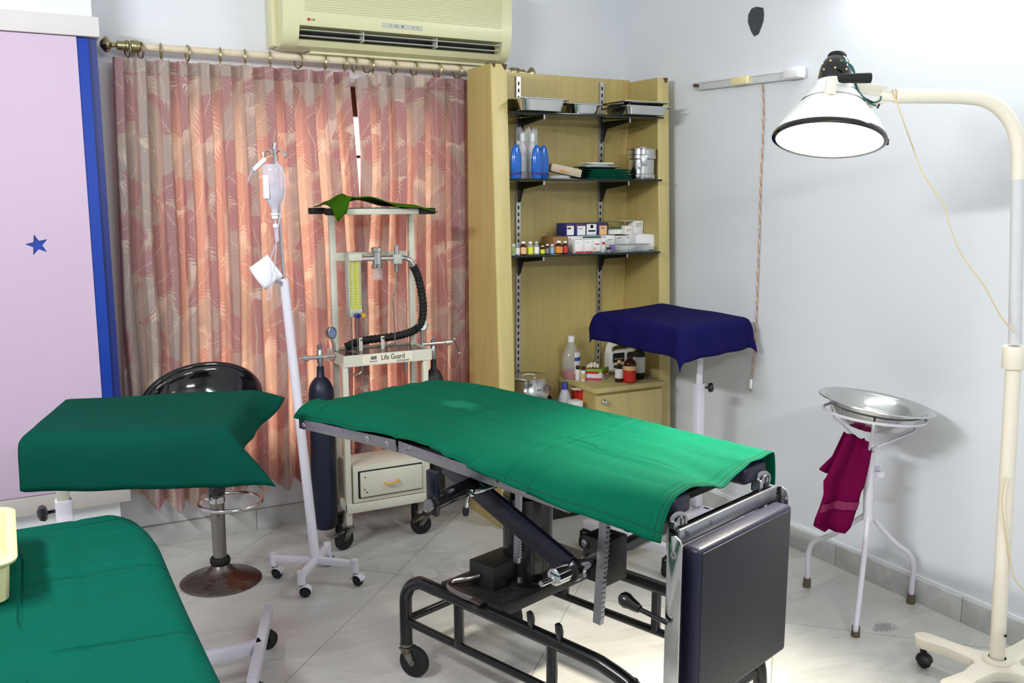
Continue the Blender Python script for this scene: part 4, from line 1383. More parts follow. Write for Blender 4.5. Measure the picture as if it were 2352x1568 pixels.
# flowmeter
fm = MB().box((1.405, YM + .02, 1.205), (.062, .05, .30)).build('flowmeter', 'lgrey', at, bevel=.003)
MB().box((1.405, YM - .006, 1.21), (.050, .003, .235)).build('yellow_scale', 'yellowgreen', fm)
MB().box((1.405, YM - .012, 1.333), (.062, .02, .032)).build('meter_head', 'creampaint', fm, bevel=.002)
for xx in (1.392, 1.419):
    MB().cyl((xx, YM - .010, 1.10), (xx, YM - .010, 1.315), .0042, 8).build('meter_tube', 'clearglass', fm)
tk = MB()
for k in range(16):
    for xx in (1.382, 1.405, 1.428):
        tk.box((xx, YM - .008, 1.115 + k * .0125), (.006, .001, .0014))
tag(tk.build('scale_marks', 'ink', fm, smooth=False), kind='stuff')
MB().box((1.405, YM - .006, 1.075), (.060, .016, .036)).build('valve_block', 'lgrey', fm, bevel=.003)
for xx, mk in ((1.398, 'bluegloss'), (1.424, 'yellow')):
    kb = MB().lathe([(0, 0), (.010, 0), (.010, .012), (.0, .012)], (xx, YM - .014, 1.070), 14, (0, -1, 0)).build('valve_collar', 'chrome', fm)
    MB().lathe([(0, .012), (.011, .012), (.012, .016), (.012, .028), (.009, .031), (0, .031)], (xx + .006, YM - .014, 1.066), 12, (0, -1, 0)).build('valve_knob', mk, kb)
# chrome pipe, absorber, pressure valve
MB().cyl((1.43, YM, 1.325), (1.645, YM, 1.322), .0125, 14).build('gas_pipe', 'chrome', at)
ab = MB().lathe([(0, 0), (.024, 0), (.026, .004), (.026, .016), (.021, .02), (.021, .075), (.027, .079), (.027, .094), (.020, .098), (0, .098)], (1.516, YM, 1.278), 24).build('vaporiser_valve', 'chrome', at)
MB().lathe([(0, -.055), (.020, -.055), (.025, -.048), (.025, 0), (0, 0)], (1.516, YM, 1.278), 20).build('clear_cup', MT['clearglass'], ab)
pv = MB().lathe([(0, 0), (.012, 0), (.012, .042), (.0, .042)], (1.613, YM, 1.340), 14).build('relief_valve', 'chrome', at)
MB().box((1.613, YM, 1.318), (.040, .036, .044)).build('valve_block', 'lgrey', at, bevel=.003)
MB().lathe([(0, 0), (.010, 0), (.010, .04), (0, .04)], (1.612, YM, 1.258), 12).build('outlet_nipple', 'steel_worn', pv)
MB().tube(smooth_path([(1.612, YM, 1.26), (1.610, YM, 1.21), (1.600, YM, 1.16), (1.592, YM, 1.12), (1.595, YM, 1.05), (1.597, YM, .90)], 5), .0035, 8).build('copper_line', 'steel_worn', at)
MB().tube(smooth_path([(1.645, YM, 1.322), (1.668, YM - .01, 1.315), (1.684, YM - .015, 1.298), (1.692, YM - .016, 1.275)], 5), .0125, 12).build('elbow', 'chrome', at)
hp = smooth_path([(1.690, YM - .016, 1.283), (1.712, YM - .016, 1.235), (1.730, YM - .016, 1.16), (1.738, YM - .016, 1.08), (1.728, YM - .012, 1.01), (1.700, YM, .975), (1.64, YM + .01, .955), (1.56, YM + .02, .945), (1.48, YM + .03, .94), (1.41, YM + .03, .93), (1.365, YM + .03, .915)], 14)
rr = [.0185 + .0022 * math.sin(i * 1.9) for i in range(len(hp))]
MB().tube(hp, rr, 12).build('corrugated_hose', 'rubber', at)
for xx in (1.425, 1.533):
    b_ = MB().box((xx, YM - .005, .925), (.018, .004, .066)).build('hose_clip', P_, at, bevel=.0015)
    MB().cyl((xx + .002, YM - .005, .948), (xx + .002, YM - .014, .948), .004, 10).build('clip_screw', 'ink', b_)
for xx in (1.385, 1.411):
    MB().cyl((xx, YM, 1.06), (xx - .004 * 0, YM, .895), .0032, 8).build('gas_line', 'steel_worn', at)


def gauge(c, axis, r, face, par, mat_case='steel_worn'):
    axis = V(axis).normalized()
    g_ = MB().lathe([(0, -.020), (r * .85, -.020), (r, -.012), (r, .002), (r * .88, .004), (r * .86, -.002), (0, -.002)], c, 24, axis).build('gauge', mat_case, par)
    MB().lathe([(0, 0), (r * .86, 0)], V(c) - axis * .0005, 20, axis).build('dial', face, g_)
    X_, Y2, _ = frame_from(axis)
    if face == 'label_white':
        a = V(c) + axis * .0008
        MB().bar(a - X_ * r * .15 - Y2 * r * .3, a + X_ * r * .3 + Y2 * r * .35, .002, .001, axis).build('needle', 'ink', g_)
        for q in range(9):
            t = 2 * pi * (q - 1) / 11
            MB().box(a + X_ * r * .68 * math.cos(t) + Y2 * r * .68 * math.sin(t), (.0016, .0016, .0008)).build('dial_mark', 'ink', g_)
    return g_


gc = ony(763, 764, 4.08)
gauge(gc, (.5, -.85, .1), .028, 'gasglass', at)
MB().tube(smooth_path([gc + V((0, .01, -.026)), gc + V((.008, .008, -.06)), gc + V((.012, .005, -.115))], 5), .0075, 10).build('gauge_stem', 'chrome', at)
gc2 = ony(970, 747, 4.08)
gauge(gc2, (-.3, -.95, .05), .027, 'label_white', at)
MB().tube([gc2 + V((0, .008, -.026)), gc2 + V((-.002, .008, -.10))], .008, 10).build('gauge_stem', 'chrome', at)


def yoke(xc, yc, zc, sgn, par):
    """cylinder yoke with its tee screw"""
    y_ = MB().cyl((xc, yc, zc), (xc + sgn * .16, yc, zc), .009, 12).build('yoke_bar', 'chrome', par)
    MB().lathe([(0, -.012), (.015, -.012), (.015, .012), (0, .012)], (xc + sgn * .135, yc, zc), 14, (1, 0, 0)).build('yoke_nut', 'chrome', y_)
    a = V((xc + sgn * .175, yc, zc))
    MB().cyl(a + V((0, 0, .012)), a + V((-sgn * .02 * -1, -.01, -.055 if sgn > 0 else -.035)), .004, 8).build('tee_handle', 'chrome', y_)
    for e in (a + V((0, 0, .014)), a + V((sgn * .02, -.01, -.057 if sgn > 0 else -.037))):
        MB().lathe([(0, -.008), (.006, -.005), (.008, 0), (.006, .005), (0, .008)], e, 10).build('tee_knob', 'chrome', y_)
    return y_


yoke(1.285, 4.06, .890, -1, at)
yoke(1.725, 4.08, .905, 1, at)
# lower box with drawer
lb = MB().box((1.50, 4.055, .30), (.355, .21, .172)).build('cabinet_box', P_, at, bevel=.003)
MB().box((1.503, YA + .0005, .298), (.318, .003, .130)).build('drawer_gap_shade', 'dark', lb)  # dark strip painting the shade in the gap around the drawer
dw = MB().box((1.505, YA - .006, .298), (.305, .014, .118)).build('drawer', P_, at, bevel=.004)
MB().tube(smooth_path([(1.472, YA - .012, .292), (1.475, YA - .030, .292), (1.50, YA - .036, .294), (1.530, YA - .030, .298), (1.533, YA - .012, .299)], 5), .005, 8).build('handle', 'yellow', dw)
for xx, zz in ((1.375, .333), (1.37, .276), (1.382, .262)):
    MB().lathe([(0, .001), (.004, .001), (.004, 0), (0, 0)], (xx, YA - .013, zz), 8, (0, -1, 0)).build('rust_spot', 'chip', dw)
MB().box((1.495, YA + .003, .190), (.416, .022, .042)).build('front_rail', P_, at, bevel=.002)
for xx in (XA, XB + .01):
    MB().box((xx, 4.06, .190), (.020, .22, .036)).build('side_rail', P_, at, bevel=.002)
MB().box((1.50, YBk, .190), (.40, .02, .036)).build('rear_rail', P_, at, bevel=.002)
for xx in (XA, XB):
    caster(at, (xx, YA + .013, .112), .050, pi + .3 if xx < 1.5 else pi - .3)
    caster(at, (xx + .024, YBk, .112), .050, pi / 2 + 2.6)
# brake pedals on the front casters
for xx in (XA, XB):
    MB().box((xx - .055, YA - .005, .085), (.05, .022, .006), (V((1, 0, .35)), Yd, V((-.35, 0, 1)))).build('brake_pedal', 'castersteel', at)
MB().tube(smooth_path([(1.345, YA + .08, .86), (1.343, YA + .08, .82), (1.36, YA + .08, .80), (1.395, YA + .08, .805), (1.405, YA + .08, .83), (1.40, YA + .08, .86)], 5), .005, 8).build('gas_loop', 'steel_worn', at)
MB().cyl((1.628, YA + .1, .86), (1.628, YA + .1, .79), .009, 10).build('drain_nipple', 'steel_worn', at)

# cloth on the top shelf
rows, uvs = [], []
for i in range(15):
    v = i / 14
    row, ur = [], []
    for j in range(37):
        u = j / 36
        X = 1.245 + .475 * u
        yy = 3.93 + .25 * v
        hump = .038 * math.exp(-((u - .13) / .07) ** 2) + .060 * math.exp(-((u - .40) / .24) ** 2) + .010 * math.sin(9 * u + 4 * v)
        z = 1.5605 + max(0.0, hump * (1 - .45 * v) * (1 - u * .35)) + .002
        if v < .12:
            fall = interp(u, [0, .03, .05, .15, .17, .2, 1], [.01, .05, .075, .075, .03, .004, .012])
            z -= (.12 - v) / .12 * fall + (.03 if .05 < u < .14 else 0) * (.12 - v) / .12 * .4
            yy -= (.12 - v) * .12 + .012
            if fall > .02: yy = min(yy, 3.910)
        if u > .86: z -= (u - .86) * .12; X += (u - .86) * .14
        row.append(V((X, yy, z)))
        ur.append((u * .5, v * .3))
    rows.append(row)
    uvs.append(ur)
gcl = MB().grid(rows, uvs).build('green_cloth', 'limecloth', loc=(1.5, 4.05, 1.557), solid=.004, angle=180)
tag(gcl, 'leaf green cloth heaped on top of the anaesthesia trolley', 'cloth')


# gas cylinders
def cylinder(c, r, zb, zt, mat, label):
    cy_ = thing('gas_cylinder', (c[0], c[1], zb), label, 'gas cylinder', 'gas cylinders on the anaesthesia trolley')
    h = zt - zb
    pr = [(0, .0), (r * .8, .0), (r * .97, .012), (r, .03)] + [(r, h - .13)] + [(r * math.cos(a), h - .13 + .085 * math.sin(a)) for a in (.25, .5, .75, 1.0, 1.2)] + [(r * .30, h - .045), (r * .28, h), (0, h)]
    MB().lathe(pr, (c[0], c[1], zb), 28).build('tank', mat, cy_)
    vt = V((c[0], c[1], zt))
    vl = MB().lathe([(0, 0), (.010, 0), (.010, .012), (.014, .014), (.014, .07), (.009, .078), (.012, .084), (.012, .094), (.005, .1), (.004, .115), (0, .115)], vt, 14).build('valve', 'steel_worn', cy_)
    return cy_


cylinder((1.222, 4.075), .0575, .078, .845, 'cylblue', 'tall navy gas cylinder hanging left of the anaesthesia trolley')
cylinder((1.795, 4.10), .050, .128, .825, 'cyldark', 'worn dark gas cylinder hanging right of the anaesthesia trolley')
MB().lathe([(.0575 * 1.0, .60), (.0585, .60), (.0585, .585), (.0575, .585)], (1.222, 4.075, .0), 20).build('retaining_band', 'castersteel', at)
MB().bar((1.275, 4.08, .5925), (1.325, 4.12, .5925), .01, .015).build('retaining_arm', 'castersteel', at)
MB().bar((1.745, 4.10, .60), (1.70, 4.14, .60), .01, .015).build('retaining_arm', 'castersteel', at)

# ================================================================== IV STAND
IV = V((1.05, 3.67, 0))
iv = thing('iv_stand', IV, 'white drip stand on four casters leaning before the curtains', 'stand')
top = vp(652, 640, IV)
bot = V((1.052, 3.668, .085))
MB().tube([bot, top], [.0205, .0185], 16).build('pole', 'white', iv)
rt_ = vp(630, 352, IV)
MB().cyl(top - (top - bot).normalized() * .05, rt_, .006, 10).build('extension_rod', 'chrome', iv)
MB().lathe([(0, 0), (.006, 0), (.006, .02), (.010, .022), (.010, .03), (0, .03)], top + V((-.01, -.01, -.012)), 10, (-.8, -.5, .1)).build('clamp_screw', 'chrome', iv)
for s_ in (-1, 1):
    e = RT * (s_ * .035)
    MB().tube(smooth_path([rt_, rt_ + e * .6 + Zd * .012, rt_ + e + Zd * .002, rt_ + e * 1.2 - Zd * .015, rt_ + e * 1.3 + Zd * .004], 5), .004, 8).build('hook', 'chrome', iv)
MB().box(rt_ + Zd * .015, (.012, .012, .055)).build('hook_head', 'chrome', iv, bevel=.003)
ends = [V((.905, 3.789, 0)), V((.955, 3.545, 0)), V((1.185, 3.555, 0)), V((1.142, 3.795, 0))]
for i, e in enumerate(ends):
    c_ = V((1.052, 3.668, .098))
    t_ = V((e.x, e.y, .090))
    d_ = (t_ - c_).normalized()
    MB().bar(c_, t_, .024, .030).build('foot_bar', 'white', iv, bevel=.003)
    MB().cyl((e.x, e.y, .112), (e.x, e.y, .058), .0165, 12).build('foot_socket', 'white', iv)
    sw = [2.2 + 3.4, .2 - .6, -.9, .9][i]
    dd = V((math.cos(sw), math.sin(sw), 0))
    wc = V((e.x, e.y, .024)) + dd * .014
    cz = MB().lathe([(0, -.015), (.016, -.014), (.0235, -.006), (.0235, .006), (.016, .014), (0, .015)], wc, 18, (-dd.y, dd.x, 0)).build('caster', 'rubber', iv)
    # shell hood over the twin wheel
    hood = []
    for a in range(9):
        an = .15 + (pi - .3) * a / 8
        hood.append([wc + dd * (.027 * math.cos(an)) + Zd * (.027 * math.sin(an)) + V((-dd.y, dd.x, 0)) * q for q in (-.019, -.012, 0, .012, .019)])
    MB().grid(hood).build('caster_hood', 'white', cz, solid=.002, angle=80)
    MB().cyl(V((e.x, e.y, .060)), V((e.x, e.y, .044)), .009, 10).build('caster_stem', 'steel_worn', cz)

# drip bottle
bt_ = vp(629, 376, IV) - FH * .02
bb_ = vp(634, 482, IV) - FH * .02
axd = (bb_ - bt_).normalized()
db = thing('drip_bottle', bt_, 'clear upside-down drip bottle hanging from the white drip stand', 'bottle')
L_ = (bb_ - bt_).length
MB().lathe([(0, 0), (.034, .002), (.042, .012), (.043, .03), (.041, L_ * .62), (.034, L_ * .78), (.018, L_ * .92), (.013, L_), (.013, L_ + .02), (0, L_ + .02)], bt_, 24, axd, ref=(RT.x, RT.y, 0), sx=1, sy=.8).build('bottle_body', 'ivplastic', db)
MB().lathe([(0, L_ + .012), (.017, L_ + .012), (.017, L_ + .018), (.013, L_ + .022), (.013, L_ + .034), (0, L_ + .034)], bt_, 16, axd).build('neck_seal', 'whiteplastic', db)
lbp = [[bt_ + axd * zz + RT * (.043 * math.sin(a)) * .99 - FH * (.036 * math.cos(a)) for a in [-1.35 + .16 * q for q in range(8)]] for zz in (.045, .135)]
MB().grid(lbp).build('paper_label', 'label_white', db)
MB().tube(smooth_path([bt_ + RT * .02, bt_ + RT * .015 - axd * .03, rt_ + RT * .008 - Zd * .012], 5), .0016, 6).build('hanger_loop', 'tubing', db)
lq = MB().lathe([(0, L_ * .55), (.0385, L_ * .55), (.0375, L_ * .62), (.031, L_ * .78), (.015, L_ * .92), (0, L_ * .98)], bt_, 20, axd, ref=(RT.x, RT.y, 0), sx=1, sy=.78).build('fluid', MT['ivplastic'], db)

# drip set: chamber and tubing
n0 = bb_ + axd * .036
ds = thing('drip_set', n0, 'clear drip chamber and looped tubing below the drip bottle', 'tubing')
MB().lathe([(0, 0), (.004, 0), (.004, .02), (.011, .024), (.011, .03), (.0085, .034), (.0085, .085), (.004, .09), (0, .09)], n0, 14, (0.05, 0, -1)).build('drip_chamber', 'ivplastic', ds)
MB().lathe([(0, .018), (.0115, .018), (.0115, .032), (0, .032)], n0, 14, (0.05, 0, -1)).build('chamber_cap', 'whiteplastic', ds)
lp_pts = [vp(x_, y_, IV) - FH * .045 for x_, y_ in ((640, 560), (634, 575), (628, 600), (631, 640), (630, 665), (625, 685), (621, 680), (630, 640), (638, 600), (645, 520), (660, 450), (658, 400), (640, 372))]
MB().tube(smooth_path(lp_pts, 6), .0022, 6).build('tubing', 'tubing', ds)
cl = vp(599, 377, IV) - FH * .03
MB().bar(cl + RT * .028 + Zd * .022, cl - RT * .02 - Zd * .022, .014, .016).build('roller_clamp', 'whiteplastic', ds, bevel=.002)
MB().bar(cl - RT * .018 - Zd * .020, cl - RT * .030 - Zd * .032, .010, .008).build('blue_tip', 'label_lblue', ds)
MB().tube(smooth_path([cl + RT * .028 + Zd * .022, cl + RT * .045 + Zd * .03, rt_ - Zd * .01], 4), .0022, 6).build('clamp_tube', 'cord_white', ds)
MB().tube(smooth_path([cl - RT * .03 - Zd * .032, cl - RT * .04 - Zd * .05, cl - RT * .045 - Zd * .07], 4), .002, 6).build('tube_end', 'tubing', ds)
# sheet of paper clipped to the rod
pa = [vp(x_, y_, IV) - FH * .012 for x_, y_ in ((574, 615), (616, 584), (652, 633), (611, 665))]
rows = []
for i in range(9):
    row = []
    for j in range(9):
        u, v = j / 8, i / 8
        p = (pa[0] * (1 - u) + pa[1] * u) * (1 - v) + (pa[3] * (1 - u) + pa[2] * u) * v
        row.append(p - FH * (.012 * math.sin(pi * v) * (1 - u)))
    rows.append(row)
tag(MB().grid(rows).build('paper_sheet', 'paper', loc=pa[2], solid=.0006, angle=180), 'blank white paper sheet stuck on the drip stand rod', 'paper')

# ================================================================== BAR STOOL
SB = V((.70, 3.87, 0))
bs = thing('bar_stool', SB, 'black bucket bar stool with a rusty round base behind left tray table', 'stool')
bx = SB
MB().lathe([(0, 0), (.165, 0), (.168, .004), (.160, .010), (.11, .024), (.06, .048), (.035, .075), (.03, .085), (0, .085)], bx, 40).build('base_plate', 'rust_base', bs)
MB().lathe([(0, .075), (.036, .075), (.042, .083), (.042, .10), (.036, .108), (0, .108)], bx, 20).build('base_collar', 'rubber', bs)
MB().cyl(bx + Zd * .10, bx + Zd * .42, .0285, 20).build('column', 'chrome_old', bs)
MB().lathe([(.029, .345), (.033, .348), (.033, .372), (.029, .376)], bx, 18).build('ring_collar', 'chrome', bs)
MB().lathe([(0, .38), (.033, .38), (.046, .45), (.056, .57), (.058, .60), (0, .60)], bx, 24).build('gas_lift_cover', 'blackplastic', bs)
cr = bx + Zd * .357 + V((.045, -.05, 0))
ring = [cr + V((.125 * math.cos(a), .125 * math.sin(a), 0)) for a in [2 * pi * k / 40 for k in range(40)]]
fr_ = MB().tube(ring, .0085, 10, closed=True).build('foot_ring', 'chrome', bs)
MB().tube([bx + Zd * .357 + V((.0, .0, 0)), cr + V((-.09, .09, 0))], .008, 8).build('ring_arm', 'chrome', fr_)
# bucket seat: a dish whose rim rises into the backrest, opening toward the camera
fwd = V((-.42, -.9, 0)).normalized()
side = V((-fwd.y, fwd.x, 0))


def bucket(rad, lift):
    rows = []
    for i in range(15):
        t = i / 14
        row = []
        for k in range(49):
            a = 2 * pi * k / 48
            back = max(0, -math.cos(a)) ** .8
            r_ = rad * math.sin(t * pi / 2)
            h = .622 + (1 - math.cos(t * pi / 2)) * (.10 + .105 * (.5 - .5 * math.cos(a)) + .065 * back)
            row.append(SB - RT * .045 + fwd * (math.cos(a) * r_ * .95) + side * (math.sin(a) * r_ * 1.0) + Zd * (h + lift))
        rows.append(row)
    return rows


m = MB().grid(bucket(.235, 0))
se = m.build('bucket_seat', 'blackplastic', bs, solid=.022, angle=60)
rim = bucket(.235, 0)[-1][:-1]
MB().tube(rim, .0125, 10, closed=True).build('rim', 'blackplastic', se)


# ================================================================== drape helper
def drape(top, hang, slope, nu, nv, rip=.006, seed=0, sag=0.0, rad=.018, flare=0.0, drop=.22, wave=None, tip=0.0):
    """top: corners A,B,C,D (A->B along u at v=1 side, D->C at v=0 side); hang: lengths (AB, BC, CD, DA)"""
    A, B, C_, Dd = [V(p) for p in top]
    Lu = ((B - A).length + (C_ - Dd).length) / 2
    Lv = ((A - Dd).length + (B - C_).length) / 2
    Uv = ((B - A) + (C_ - Dd)).normalized()
    Vv = ((A - Dd) + (B - C_)).normalized()
    hAB, hBC, hCD, hDA = hang
    sAB, sBC, sCD, sDA = slope
    rows, uvs = [], []
    us = [-hDA + (Lu + hDA + hBC) * j / nu for j in range(nu + 1)]
    vs = [-hCD + (Lv + hAB + hCD) * i / nv for i in range(nv + 1)]
    for v in vs:
        row, ur = [], []
        for u in us:
            cu, cv = min(max(u, 0), Lu), min(max(v, 0), Lv)
            a, b = cu / Lu, cv / Lv
            p = (Dd * (1 - a) + C_ * a) * (1 - b) + (A * (1 - a) + B * a) * b
            p = p.copy()
            eu, ev = u - cu, v - cv
            if eu == 0 and ev == 0:
                p.z += -sag * math.sin(pi * a) * math.sin(pi * b) + .0015 * math.sin(17 * u + seed) * math.sin(13 * v + 1.3 * seed)
            else:
                d = math.hypot(eu, ev)
                su_ = sBC if eu > 0 else sDA
                sv_ = sAB if ev > 0 else sCD
                wu, wv = (eu / d) ** 2, (ev / d) ** 2
                if wave and eu > 0: su_ = wave(b)
                sl = min(.97, su_ * wu + sv_ * wv)
                both = min(1.0, 2.5 * min(abs(eu), abs(ev)) / max(d, 1e-6))
                out = rad * (1 - math.exp(-d / rad)) + sl * d + flare * d * both
                od = (Uv * eu + Vv * ev).normalized()
                along = v if abs(eu) > abs(ev) else u
                rp = rip * min(1, d / .08) * math.sin(along * 31 + seed) + rip * .6 * min(1, d / .08) * math.sin(along * 17 + 2 * seed)
                p += od * (out + rp)
                if tip and eu > 0 and ev < 0: p += Uv * (eu * tip * abs(ev) / max(hCD, 1e-6))
                p.z -= max(0, d - rad * .45 * (1 - math.exp(-d / rad))) * math.sqrt(max(.05, 1 - sl * sl)) * (1 - drop * both)
            row.append(p)
            ur.append((u, v))
        rows.append(row)
        uvs.append(ur)
    return rows, uvs


# ================================================================== NAVY TRAY TABLE (by the right wall)
A, B, C_, Dd = [onz(*p, 1.05) for p in ((1520, 697), (1712, 728), (1562, 754), (1374, 718))]
# order A(back-left) B(back-right) C(front-right) D(front-left)
nt_ = thing('tray_table', (2.83, 3.36, 0), 'white overbed tray table under the navy cover, by the right wall', 'table')
tp = (A + B + C_ + Dd) / 4
ua = (B - A + C_ - Dd).normalized()
va = (A - Dd + B - C_).normalized()
MB().box(tp - Zd * .020, ((B - A).length - .04, (A - Dd).length - .03, .02), (ua, va, Zd)).build('table_top', 'steel_worn', nt_, bevel=.004)
pb = V((2.83, 3.345, .14))
pu = vp(1605, 880, pb)
pt = vp(1609, 800, pb)
MB().box((pb + V((pu.x, pu.y, pu.z))) / 2, (.042, .042, (V((pu.x, pu.y, pu.z)) - pb).length), (Xd, Yd, (V(pu) - pb).normalized())).build('pole_sleeve', 'white', nt_, bevel=.003)
MB().bar(V(pu) - Zd * .05, V((pt.x, pt.y, 1.03)), .028, .028).build('inner_pole', 'white', nt_, bevel=.002)
kn = vp(1622, 890, pb)
MB().lathe([(0, 0), (.006, 0), (.006, .02), (.020, .024), (.024, .032), (.022, .042), (.012, .048), (0, .048)], V((pu.x + .02, pu.y - .01, kn.z)), 8, (.9, -.5, 0)).build('clamp_knob', 'blackplastic', nt_)
zb = .115
l0, l1 = V((2.268, 3.454, zb)), V((2.399, 3.008, zb))
MB().bar(l0, l1, .04, .04).build('base_bar', 'white', nt_, bevel=.003)
r0, r1 = V((2.80, 3.50, zb)), V((2.93, 3.10, zb))
MB().bar(r0, r1, .04, .04).build('base_bar', 'white', nt_, bevel=.003)
MB().bar((l0 + l1) / 2, (r0 + r1) / 2, .04, .04).build('base_bar', 'white', nt_, bevel=.003)
for p in (l0, l1, r0, r1):
    caster(nt_, p - Zd * .025, .034, 3.6, 'blackmatt', 'rubber', .03, .3)
rows, uvs = drape((A, B, C_, Dd), (.10, .15, .135, .085), (.15, .16, .06, .30), 48, 44, .007, 1.0, .004, flare=.04, drop=.02)
ncl = MB().grid(rows, uvs).build('navy_cover', 'navycloth', loc=(tp.x, tp.y, 1.05), solid=.003, angle=180)
tag(ncl, 'navy blue cloth draped over the tray table beside the right wall', 'cloth')

# ================================================================== GREEN TRAY TABLE (left)
A, B, C_, Dd = V((.135, 3.20, .98)), V((.675, 3.045, .985)), V((.497, 2.585, .98)), V((.018, 2.80, .98))
gt = thing('tray_table', (.10, 3.02, 0), 'white overbed tray table under the green cover, before the wardrobe', 'table')
tp = (A + B + C_ + Dd) / 4
ua = (B - A + C_ - Dd).normalized()
va = (A - Dd + B - C_).normalized()
MB().box(tp - Zd * .030, (.46, .36, .02), (ua, va, Zd)).build('table_top', 'steel_worn', gt, bevel=.004)
pb = V((.095, 3.00, .14))
ps = vp(145, 1147, pb)
MB().bar(V((ps.x, ps.y, .12)), V((ps.x, ps.y, ps.z)), .046, .046).build('pole_sleeve', 'white', gt, bevel=.003)
MB().bar(V((ps.x, ps.y, ps.z - .05)), V((ps.x, ps.y, .965)), .034, .034).build('inner_pole', 'creampaint', gt, bevel=.002)
kn = vp(103, 1170, pb)
MB().lathe([(0, 0), (.006, 0), (.006, .025), (.020, .028), (.026, .036), (.022, .048), (.010, .054), (0, .054)], V((ps.x - .02, ps.y, kn.z)), 7, (-1, -.2, 0)).build('clamp_knob', 'blackplastic', gt)
l0, l1 = V((.755, 3.27, .105)), V((.575, 2.76, .105))
MB().bar(l0, l1, .032, .042).build('base_bar', 'white', gt, bevel=.003)
m0 = V((.665, 3.01, .105))
MB().bar((ps.x, ps.y - .0, .105), m0, .036, .042).build('base_bar', 'white', gt, bevel=.003)
f0, f1 = V((ps.x + .06, ps.y + .22, .105)), V((ps.x - .08, ps.y - .22, .105))
MB().bar(f0, f1, .036, .042).build('base_bar', 'white', gt, bevel=.003)
for p in (V((.722, 3.175, .085)), V((.60, 2.83, .085)), f0 - Zd * .02, f1 - Zd * .02):
    caster(gt, p, .034, .4, 'blackmatt', 'rubber', .026, .25)
rows, uvs = drape((A, B, C_, Dd), (.06, .092, .165, .03), (.1, .86, .20, .02), 46, 44, .004, 2.2, .006, rad=.03, flare=.0, drop=.10, tip=1.15, wave=lambda b: .16 + .66 * max(0, 2 * b - .9) ** 1.4)
gcv = MB().grid(rows, uvs).build('green_cover', 'green_mayo', loc=(tp.x, tp.y, .98), solid=.003, angle=180)
tag(gcv, 'dark green cloth draped over the tray table in front of the wardrobe', 'cloth')

# ================================================================== FOREGROUND EXAMINATION BED
BZ = .75
eb = thing('examination_bed', (-.1, 1.8, 0), 'examination bed under the green sheet, nearest the camera', 'bed')
MB().box((-.09, 1.65, .69), (.70, 1.98, .10)).build('mattress', 'vinyl', eb, bevel=.03, seg=4)
MB().box((-.09, 1.72, .61), (.66, 2.0, .05)).build('bed_frame', 'white', eb, bevel=.004)
for xx in (-.36, .18):
    for yy in (.80, 2.60):
        MB().cyl((xx, yy, 0), (xx, yy, .6), .018, 12).build('leg', 'white', eb)
rows, uvs = [], []
NX, NY = 70, 220
RIDGE = [(.80, .10, .003), (1.05, -.05, .004), (1.30, .06, .004), (1.52, .08, .005), (1.66, .02, .004), (1.78, .09, .005), (1.92, -.03, .004), (2.05, .07, .004), (2.17, .05, .005), (2.30, -.04, .003), (2.42, .06, .004), (2.55, .02, .003)]
for i in range(NY + 1):
    v = i / NY
    row, ur = [], []
    # along the length, hanging over the far end
    ly = .62 + 2.14 * v
    for j in range(NX + 1):
        u = j / NX
        lx = -.46 + .93 * u
        xr = .300 + .008 * math.sin(ly * 2.2) - .05 * max(0, min(1, (ly - 2.42) / .24)) ** 2
        X, Yq, z = lx, ly, BZ + .004
        r_ = .055
        dz = 0
        ex = lx - (xr - r_)
        if ex > 0:
            a = min(ex / r_, pi / 2)
            X = xr - r_ + r_ * math.sin(a)
            dz += r_ * (1 - math.cos(a))
            if ex > r_ * pi / 2:
                dz += ex - r_ * pi / 2
                X += .012 * math.sin(ly * 23) * min(1, (ex - r_ * pi / 2) / .05)
        ey = ly - 2.66
        if ey > 0:
            r2 = .05
            a = min(ey / r2, pi / 2)
            Yq = 2.66 + r2 * math.sin(a)
            dz += r2 * (1 - math.cos(a)) + max(0, ey - r2 * pi / 2)
        z -= dz
        z += .0022 * math.sin(9 * ly + 2 * math.sin(3 * lx)) * (ex < 0) + .0015 * math.sin(31 * ly + 6 * lx) * (ex < 0)
        X += .05 * max(0, (ly - 2.50) / .2) * max(0, min(1, (ex - .03) / .08))
        for yk, sk, hk in RIDGE:
            dd = ly - yk - sk * lx - .02 * math.sin(5 * lx + yk * 9)
            z += 2.8 * hk * math.exp(-(dd / .011) ** 2) * (.5 + .5 * math.sin(4 * lx + yk * 17)) * (ex < .04)
        z -= .006 * math.exp(-((lx - .095 - .015 * math.sin(3 * ly)) / .009) ** 2) * (.6 + .4 * math.sin(6 * ly))
        row.append(V((X, Yq, z)))
        ur.append((lx, ly))
    rows.append(row)
    uvs.append(ur)
esh = MB().grid(rows, uvs).build('green_sheet', 'green_bed', loc=(-.1, 1.8, BZ), solid=.003, angle=180)
tag(esh, 'wrinkled green sheet covering the foreground examination bed', 'sheet')

# yellow plastic tray resting on the bed
ty = thing('plastic_tub', (-.20, 2.30, BZ + .012), 'cream yellow plastic tub on the foreground green bed', 'tub')


def rrect(cx, cy, hx, hy, r, z, n=7):
    pts = []
    for sx_, sy_, a0 in ((1, 1, 0), (-1, 1, pi / 2), (-1, -1, pi), (1, -1, 3 * pi / 2)):
        for k in range(n):
            a = a0 + pi / 2 * k / (n - 1)
            pts.append(V((cx + sx_ * (hx - r) + r * math.cos(a), cy + sy_ * (hy - r) + r * math.sin(a), z)))
    return pts


